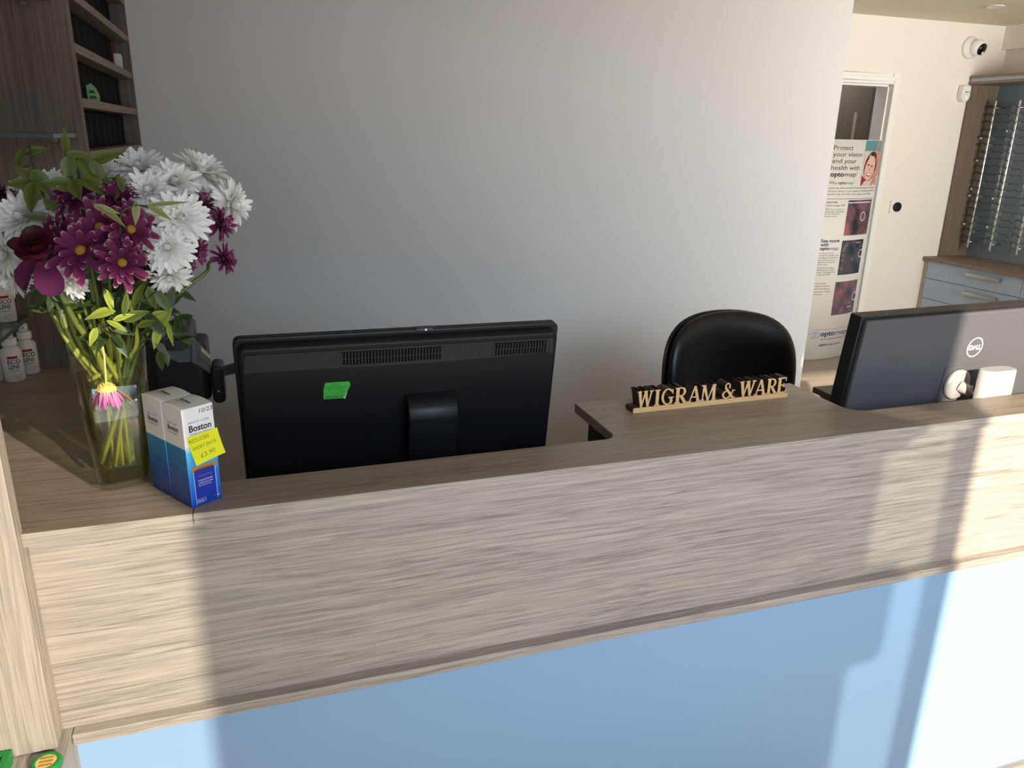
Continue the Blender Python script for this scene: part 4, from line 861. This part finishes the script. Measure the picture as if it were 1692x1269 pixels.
B1 = lambda x, z: bsurf(x, z, .0012); B2 = lambda x, z: bsurf(x, z, .002); B3 = lambda x, z: bsurf(x, z, .0028); B4 = lambda x, z: bsurf(x, z, .0036)
def patch(mb, x0, z0, x1, z1, mi=0, fn=B1, n=6):
    vs = [fn(x0+(x1-x0)*i/n, z) for z in (z0, z1) for i in range(n+1)]; mb.add(vs, [(i, i+1, n+2+i, n+1+i) for i in range(n)], mi)
def oval(mb, cx_, cz_, rx, rz, mi, fn, a0=0, a1=360, n=24, rot=0.):
    pts = []
    for i in range(n+(0 if a1-a0 == 360 else 1)):
        a = math.radians(a0+(a1-a0)*i/n); u, v = rx*math.cos(a), rz*math.sin(a); pts.append(fn(cx_+u*math.cos(rot)-v*math.sin(rot), cz_+u*math.sin(rot)+v*math.cos(rot)))
    mb.add(pts, [list(range(len(pts)))], mi)
def oring(mb, cx_, cz_, r, w, mi, fn, n=24):
    vs = [fn(cx_+q_*math.cos(2*PI*i/n), cz_+q_*1.05*math.sin(2*PI*i/n)) for q_ in (r, r-w) for i in range(n)]
    mb.add(vs, [(i, (i+1) % n, n+(i+1) % n, n+i) for i in range(n)], mi)
BI_ = [M['ink'], M['ink_grey'], M['ink_blue'], M['ink_red']]
mb = MB(); X0 = 3.976
for s, z, w in (('Protect', 1.555, .162), ('your vision', 1.510, .257), ('and your', 1.464, .208), ('health with', 1.418, .25)): write(mb, s, X0, z, .045, B1, width=w)
write(mb, 'opto', X0, 1.372, .046, B1, width=.112, bold=.03); write(mb, 'map', X0+.118, 1.372, .046, B1, width=.108); write(mb, '\u00ae', X0+.23, 1.39, .016, B1)
mb.build('headline', BI_, t, recalc=False); mb = MB()
write(mb, 'Why', X0, 1.318, .03, B1, width=.062, mi=1); write(mb, 'opto', X0+.072, 1.318, .03, B1, width=.068, bold=.03, mi=1); write(mb, 'map?', X0+.143, 1.318, .03, B1, width=.075, mi=1)
for s, z in (('optomap ultra-widefield retinal images that capture', 1.286), ('of your retina in one capture. Traditional methods', 1.264), ('reveal only 10-15% of the retina at one time.', 1.242)): write(mb, s, X0, z, .018, B1, width=.49 if z > 1.25 else .44, mi=1)
mb.build('intro_text', BI_, t, recalc=False); mb = MB()
patch(mb, X0, 1.2125, 4.455, 1.2155, 2)
write(mb, 'optomap', X0, 1.186, .02, B1, width=.09, mi=1, bold=.02); write(mb, 'retinal image 200\u00b0', X0, 1.162, .019, B1, width=.165, mi=1)
for i, (s, w) in enumerate((('82% of your retina in a', .158), ('single capture compared', .165), ('to 10-15% with a', .125), ('fundus camera', .10))): write(mb, s, X0, 1.136-i*.0165, .0145, B1, width=w, mi=1)
mb.build('side_text', BI_, t, recalc=False); mb = MB()
for s, z, w in (('See more', .902, .158), ('with', .874, .066)): write(mb, s, X0, z, .034, B1, width=w, bold=.025, mi=2)
write(mb, 'opto', X0, .846, .034, B1, width=.078, bold=.03, mi=2); write(mb, 'map:', X0+.083, .846, .034, B1, width=.08, mi=2)
for i, (s, w) in enumerate((('In addition to eye', .12), ('conditions, diseases such', .165), ('as diabetes, hypertension', .165), ('and certain cancers may', .15), ('first be seen frequently', .145), ('in the retina.', .08), ('Early detection means', .14), ('treatments can be given', .15), ('sooner, reducing the risk', .155), ('to sight and health.', .12))): write(mb, s, X0, .818-i*.0168-(.008 if i > 5 else 0), .0145, B1, width=w, mi=1)
mb.build('middle_text', BI_, t, recalc=False); mb = MB()
for i, (s, w) in enumerate((('The optomap', .09), ('image is a permanent', .13), ('record allowing your', .135), ('practitioner to compare', .14), ('every year.', .07))): write(mb, s, X0, .592-i*.0205, .015, B1, width=w, mi=1)
mb.build('lower_text', BI_, t, recalc=False); mb = MB()
patch(mb, 4.0, .2365, 4.45, .2385, 3)
write(mb, 'opto', 4.085, .186, .056, B1, width=.14, bold=.03, mi=2); write(mb, 'map', 4.231, .186, .056, B1, width=.14, mi=2)
write(mb, 'ultra-widefield retinal imaging', 4.09, .155, .02, B1, width=.32, mi=1); write(mb, 'opto', 4.085, .108, .028, B1, width=.072, bold=.03, mi=2); write(mb, 'map.com', 4.16, .108, .028, B1, width=.145, mi=2)
mb.build('wordmark', BI_, t, recalc=False)
mb = MB()     # eye-shaped emblem
for s in (1, -1):
    pts = [(4.035+.045*math.cos(math.radians(a)), .195+s*.026*math.sin(math.radians(a))) for a in range(0, 181, 12)]; inner = [(4.035+.040*math.cos(math.radians(a)), .195+s*.020*math.sin(math.radians(a))) for a in range(0, 181, 12)]
    k2 = len(pts); mb.add([B1(*p) for p in pts+inner], [(i, i+1, k2+i+1, k2+i) for i in range(k2-1)])
oring(mb, 4.035, .195, .014, .004, 0, B1); mb.build('eye_emblem', P('blue_grey_ink', S(110, 150, 186), .5), t, recalc=False)
mb = MB()     # portrait photograph
patch(mb, 4.259, 1.306, 4.478, 1.622, 0); patch(mb, 4.259, 1.55, 4.478, 1.622, 1, B2)
oval(mb, 4.45, 1.50, .035, .13, 5, B2, rot=.15)
oval(mb, 4.355, 1.445, .078, .105, 2, B2, rot=-.3); oval(mb, 4.348, 1.43, .062, .088, 3, B3, rot=-.3)
mb.add([B2(*p) for p in ((4.262, 1.306), (4.40, 1.306), (4.42, 1.36), (4.36, 1.345), (4.30, 1.355), (4.262, 1.38))], [(0, 1, 2, 3, 4, 5)], 6)
oval(mb, 4.342, 1.395, .032, .024, 7, B4, 180, 360, 14, rot=-.12); oval(mb, 4.342, 1.392, .026, .013, 8, B4, 180, 360, 14, rot=-.12)
for x, z in ((4.322, 1.452), (4.368, 1.443)): oval(mb, x, z, .011, .006, 2, B4); 
mb.add([B4(4.345, 1.44), B4(4.352, 1.412), B4(4.338, 1.414)], [(0, 1, 2)], 4)
oval(mb, 4.43, 1.36, .03, .05, 4, B2, rot=.4)
o = mb.build('portrait_photo', [M['sand'], M['sea'], M['hair'], M['skin'], M['skin_shade'], M['skin_shade'], M['ink_red'], M['ink_red'], M['white']], t, recalc=False); o['label'] = 'printed photo of a smiling dark-haired woman'
for (x0, z0, x1, z1, mt, nm, rg) in ((4.166, .948, 4.452, 1.204, 'retina_red', 'red', ((4.352, 1.083, .033),)), (4.163, .654, 4.418, .912, 'retina_dark', 'dark', ((4.40, .805, .03),)), (4.158, .345, 4.425, .602, 'retina_rose', 'rosy', ((4.405, .475, .033),))):
    mb = MB(); patch(mb, x0, z0, x1, z1)
    for a, b, r in rg: oring(mb, a, b, r, .006, 1, B2)
    if nm == 'dark':
        for a, b in ((4.19, .845), (4.20, .865), (4.215, .88), (4.19, .80), (4.19, .765), (4.195, .70), (4.30, .765), (4.385, .865)): oring(mb, a, b, .011, .003, 2, B2, 14)
    patch(mb, x0+.004, z1-.022, x1-.02, z1-.014, 3, B2) if nm == 'red' else patch(mb, x1-.10, z1-.024 if nm == 'dark' else z0+.05, x1-.04, z1-.019 if nm == 'dark' else z0+.055, 3, B2)
    o = mb.build('retina_photo', [M[mt], M['ink_pale'], P('teal_ring', S(120, 170, 180), .5), M['ink_pale']], t, recalc=False); o['label'] = '%s eye scan picture' % nm

# ------------------------------------------------------------------ small fittings on the far wall and ceiling
t = thing('wall_switch', 'white square wall plate with a round black centre beside the doorway', 'switch', (4.777, FARY, 1.14))
mb = MB(); mb.prism(rrect(4.727, 1.09, 4.823, 1.19, .008, 3), 1, FARY-.012, FARY-.0005); mb.build('plate', M['white_plastic'], t, bevel=.003)
mb = MB(); mb.lathe([(.036, 0), (.036, -.014), (.030, -.018)], (4.785, FARY-.0125, 1.137), 28, axis=1); mb.build('knob', M['black'], t)
t = thing('security_camera', 'white dome security camera with a black eye high on the far wall', 'camera', (5.245, FARY, 2.30))
mb = MB(); mb.lathe([(.078, -.0005), (.078, -.018), (.070, -.028), (.058, -.03), (.056, -.04)], (5.235, FARY, 2.30), 32, axis=1); mb.build('mount', M['white_plastic'], t)
ball = Vector((5.245, FARY-.06, 2.298)); fv = Vector((.12, -.9, -.35)).normalized(); rq = fv.to_track_quat('Z', 'Y').to_matrix()
mb = MB(); mb.lathe([(.058*math.sin(a), -.058*math.cos(a)) for a in [PI*.02+PI*.98*i/14*.72 for i in range(15)]], ball, 28, rot=rq); mb.build('eyeball', M['white'], t)
mb = MB(); mb.lathe([(.043, .0), (.0405, .012), (.028, .018), (.008, .021)], ball+fv*.0352, 28, rot=rq); mb.build('lens', M['black_gloss'], t)
mb = MB(); mb.lathe([(.010, 0), (.006, .004)], ball+fv*.0505+Vector((0, 0, -.022)), 14, rot=rq); mb.build('painted_glint', M['white'], t)  # white disc put on the lens as a painted glint
t = thing('motion_sensor', 'small white motion sensor at the top corner of the spectacle display', 'sensor', (5.235, FARY, 1.977))
mb = MB(); mb.prism([(5.196, 2.035), (5.192, 1.96), (5.200, 1.932), (5.222, 1.918), (5.248, 1.918), (5.268, 1.935), (5.274, 1.96), (5.270, 2.035)], 1, FARY-.052, FARY-.0005); mb.build('housing', M['white_plastic'], t, bevel=.008, seg=3)
mb = MB(); mb.box((5.215, FARY-.0535, 1.985), (5.258, FARY-.0522, 1.991)); mb.build('slot', M['ink_grey'], t)
mb = MB(); mb.lathe([(.022, 0), (.018, -.003), (.008, -.005)], (5.236, FARY-.0522, 1.950), 18, axis=1); mb.build('lens', M['white'], t)
t = thing('ceiling_downlight', 'recessed round downlight in the far ceiling', 'light', (4.70, 4.25, CEIL))
mb = MB(); mb.lathe([(.055, -.0005), (.055, -.004), (.042, -.008), (.040, -.004)], (4.70, 4.25, CEIL), 28); mb.build('trim_ring', M['white_plastic'], t)
mb = MB(); mb.lathe([(.039, -.001), (.039, -.003)], (4.70, 4.25, CEIL), 24); mb.build('lamp', M['dark_grey'], t)

# ------------------------------------------------------------------ spectacle display on the right wall
t = thing('drawer_cabinet', 'grey-blue drawer cabinet with an oak-effect top below the spectacle display', 'cabinet', (5.38, 4.2, 0))
bx((5.15, 3.4, .715), (5.598, 4.886, .742)).build('cabinet_top', M['wood_yd'], t, bevel=.0015)
mb = MB(); mb.box((5.176, 4.852, 0), (5.598, 4.886, .7148)); mb.box((5.20, 3.4, 0), (5.598, 4.8518, .7148)); mb.build('carcass', M['wood_z'], t)
for z0, z1 in ((.575, .713), (.413, .571), (.251, .409), (.089, .247)):
    for ya, yb_ in ((4.013, 4.8495), (3.4, 4.009)):
        d = bx((5.177, ya, z0), (5.1995, yb_, z1)).build('drawer', M['blue_grey'], t, bevel=.001)
        yc = 4.32 if ya > 4 else 3.7; zc = z1-.045
        mb = MB(); mb.prism([(5.176, zc-.012), (5.150, zc-.010), (5.150, zc+.010), (5.176, zc+.012), (5.176, zc+.008), (5.156, zc+.006), (5.156, zc-.006), (5.176, zc-.008)], 1, yc-.146, yc+.146) if False else None
        mb = MB(); mb.box((5.150, yc-.146, zc-.012), (5.158, yc+.146, zc+.012)); mb.box((5.158, yc-.146, zc-.012), (5.1765, yc-.13, zc+.012)); mb.box((5.158, yc+.13, zc-.012), (5.1765, yc+.146, zc+.012))
        mb.build('handle', M['steel'], d, origin=t.location)
t = thing('spectacle_display', 'oak-effect framed display with slate blue back panel on the right wall', 'display', (5.45, 4.2, .742))
bx((5.298, 4.866, .7425), (5.598, 4.887, 2.045)).build('end_panel', M['wood_zd'], t, bevel=.001)
bx((5.578, 3.4, .7425), (5.598, 4.8658, 2.045)).build('back_panel', M['blue_back'], t)
mb = MB(); mb.box((5.285, 3.4, 2.0455), (5.598, 4.887, 2.062)); mb.box((5.285, 3.4, 2.086), (5.598, 4.887, 2.104)); mb.box((5.30, 3.4, 2.062), (5.598, 4.887, 2.086)); mb.build('cornice', M['wood_yd'], t, bevel=.001)
bx((5.290, 3.42, 2.0622), (5.2998, 4.875, 2.0858)).build('light_strip', M['lamp_lens'], t)
RODX = 5.475; ROD = [(4.778, 'leftmost', .815, 1.932), (4.572, 'second', .819, 1.929), (4.342, 'third', .818, 1.93)]
for y, nm, z0, z1 in ROD:
    t = thing('display_rod', '%s chrome display rod carrying rows of spectacles' % nm, 'rod', (RODX, y, z0), group='chrome rods of the spectacle display')
    mb = MB(); mb.lathe([(.0085, 0), (.009, .003), (.009, z1-z0-.003), (.0085, z1-z0)], (RODX, y, z0), 14); mb.build('tube', M['chrome'], t)
    mb = MB()
    for z in (z0+.05, z1-.05): mb.tube([(RODX, y, z), (5.577, y, z)], .005, 8)
    mb.build('wall_bracket', M['chrome'], t)
for k, y in enumerate((4.69, 4.47)):
    mb = MB(); mb.tube([(5.56, y, .82), (5.56, y, 1.90)], .0022, 6)
    tag(mb.build('thin_wire', M['steel']), 'thin upright wire behind the spectacles, %s' % ('nearer the far wall' if k == 0 else 'farther from the far wall'), 'wire', 'upright wires of the display')
def spectacles():
    mb = MB()
    for s in (-1, 1):
        pts = [(0, s*.034+.026*math.copysign(abs(math.cos(a))**.8, math.cos(a)), .019*math.copysign(abs(math.sin(a))**.8, math.sin(a))) for a in [2*PI*i/16 for i in range(16)]]
        mb.add(pts, [list(range(16))], 1)
        mb.tube([p for p in pts[0:9]], .0016, 5)
        mb.tube([(0, s*.060, .008), (.006, s*.068, .008), (.07, s*.069, .010), (.095, s*.067, -.004)], .0019, 5)
    mb.tube([(0, -.009, .006), (-.003, 0, .009), (0, .009, .006)], .0016, 5)
    mb.box((-.004, -.006, -.004), (.012, .006, .004), 2)
    return mb
ords = ['topmost', 'second', 'third', 'fourth', 'fifth', 'sixth', 'seventh', 'eighth', 'ninth', 'tenth', 'eleventh', 'twelfth', 'thirteenth', 'fourteenth', 'fifteenth', 'sixteenth', 'seventeenth', 'eighteenth', 'lowest']
PT = {('leftmost', 4), ('leftmost', 7), ('leftmost', 11), ('leftmost', 12), ('leftmost', 16), ('second', 3), ('second', 12), ('second', 16), ('third', 9)}
PTM = bx((-.0045, .044, -.008), (-.0035, .060, .006))
first = None
fm2 = P('tortoise_frame', S(92, 70, 52), .35)
for y, nm, z0, z1 in ROD:
    for k in range(19):
        z = z1-.055-k*.0545
        if first is None: o = spectacles().build('spectacles', [M['frame_dark'], M['lens'], M['lens']], origin=(0, 0, 0), recalc=False); first = o
        else: o = first.copy(); col.objects.link(o)
        o.location = (RODX-.014, y, z); o.rotation_euler = (0, random.uniform(-.12, .12), random.uniform(-.12, .12)); o.rotation_euler[0] = random.uniform(-.05, .05)
        if (nm, k) in PT:
            c_ = PTM.build('price_tag', M['white'], origin=(0, 0, 0)); c_.parent = o
        tag(o, 'pair of spectacles, %s from the top on the %s chrome rod' % (ords[k], nm) if 0 < k < 18 else 'pair of spectacles, %s on the %s chrome rod' % (ords[k], nm), 'spectacles', 'spectacles on the display rods')

# ------------------------------------------------------------------ light
def sun(name, d, strength, colr, ang):
    l = bpy.data.lights.new(name, 'SUN'); l.energy = strength; l.color = colr; l.angle = math.radians(ang)
    o = bpy.data.objects.new(name, l); col.objects.link(o); o.rotation_euler = Vector(d).to_track_quat('-Z', 'Y').to_euler(); o.location = (0, -3, 4)
sun('reflected_sun', (-.61, 1, -.426), 4.8, (1.0, .88, .71), .6)
sun('low_sun', (.585, 1, -.429), 11, (1.0, .87, .68), .6)
def area(name, loc, tgt, sx, sy, e, colr, spread=180):
    l = bpy.data.lights.new(name, 'AREA'); l.shape = 'RECTANGLE'; l.size = sx; l.size_y = sy; l.energy = e; l.color = colr; l.spread = math.radians(spread)
    o = bpy.data.objects.new(name, l); col.objects.link(o); o.location = loc; o.rotation_euler = (Vector(tgt)-Vector(loc)).to_track_quat('-Z', 'Y').to_euler()
area('daylight_fill', (1.7, -1.12, 1.95), (1.8, 2.9, .15), 3.4, .7, 12.5, (.60, .79, 1.0), 64)  # fill lamp added inside the front wall in place of sky light
area('far_room_fill', (4.3, -1.1, 1.5), (4.3, 4.8, 2.3), 2.2, 1.2, 62, (1.0, .96, .90), 84)  # lamp added for an assumed unseen window, brightens the far room
area('warm_fill', (.7, -1.12, .75), (.6, 2.9, 2.1), 2.6, 1.0, 14, (1.0, .88, .75), 140)  # warm fill lamp added low at the front to lift the left wall
area('hall_fill', (4.6, 5.3, 2.38), (4.6, 5.3, 0), .5, .5, 7, (1.0, .95, .88))  # unseen lamp added to brighten the door beyond the doorway
w = bpy.data.worlds.new('World'); scene.world = w; w.use_nodes = True
bg = w.node_tree.nodes['Background']; bg.inputs[0].default_value = (.65, .80, 1.0, 1); bg.inputs[1].default_value = 1.0

# ------------------------------------------------------------------ camera
cam = bpy.data.cameras.new('Camera'); co = bpy.data.objects.new('Camera', cam); col.objects.link(co); scene.camera = co
cam.sensor_width = 36; cam.lens = 36*1275.178/1692; cam.clip_start = .02
R_ = Matrix(((.94866201, -.31566352, .01992319), (-.07848191, -.29594547, -.95197525), (.30640004, .90153914, -.3055261)))
mw = Matrix((R_[0], -R_[1], -R_[2])).transposed().to_4x4(); mw.translation = Vector((0, 0, 1.6)); co.matrix_world = mw
scene.view_settings.view_transform = 'Standard'; scene.view_settings.look = 'None'; scene.view_settings.exposure = 0; scene.view_settings.gamma = 1
scene.cycles.max_bounces = 8; scene.cycles.transparent_max_bounces = 24; scene.cycles.caustics_reflective = False; scene.cycles.caustics_refractive = False
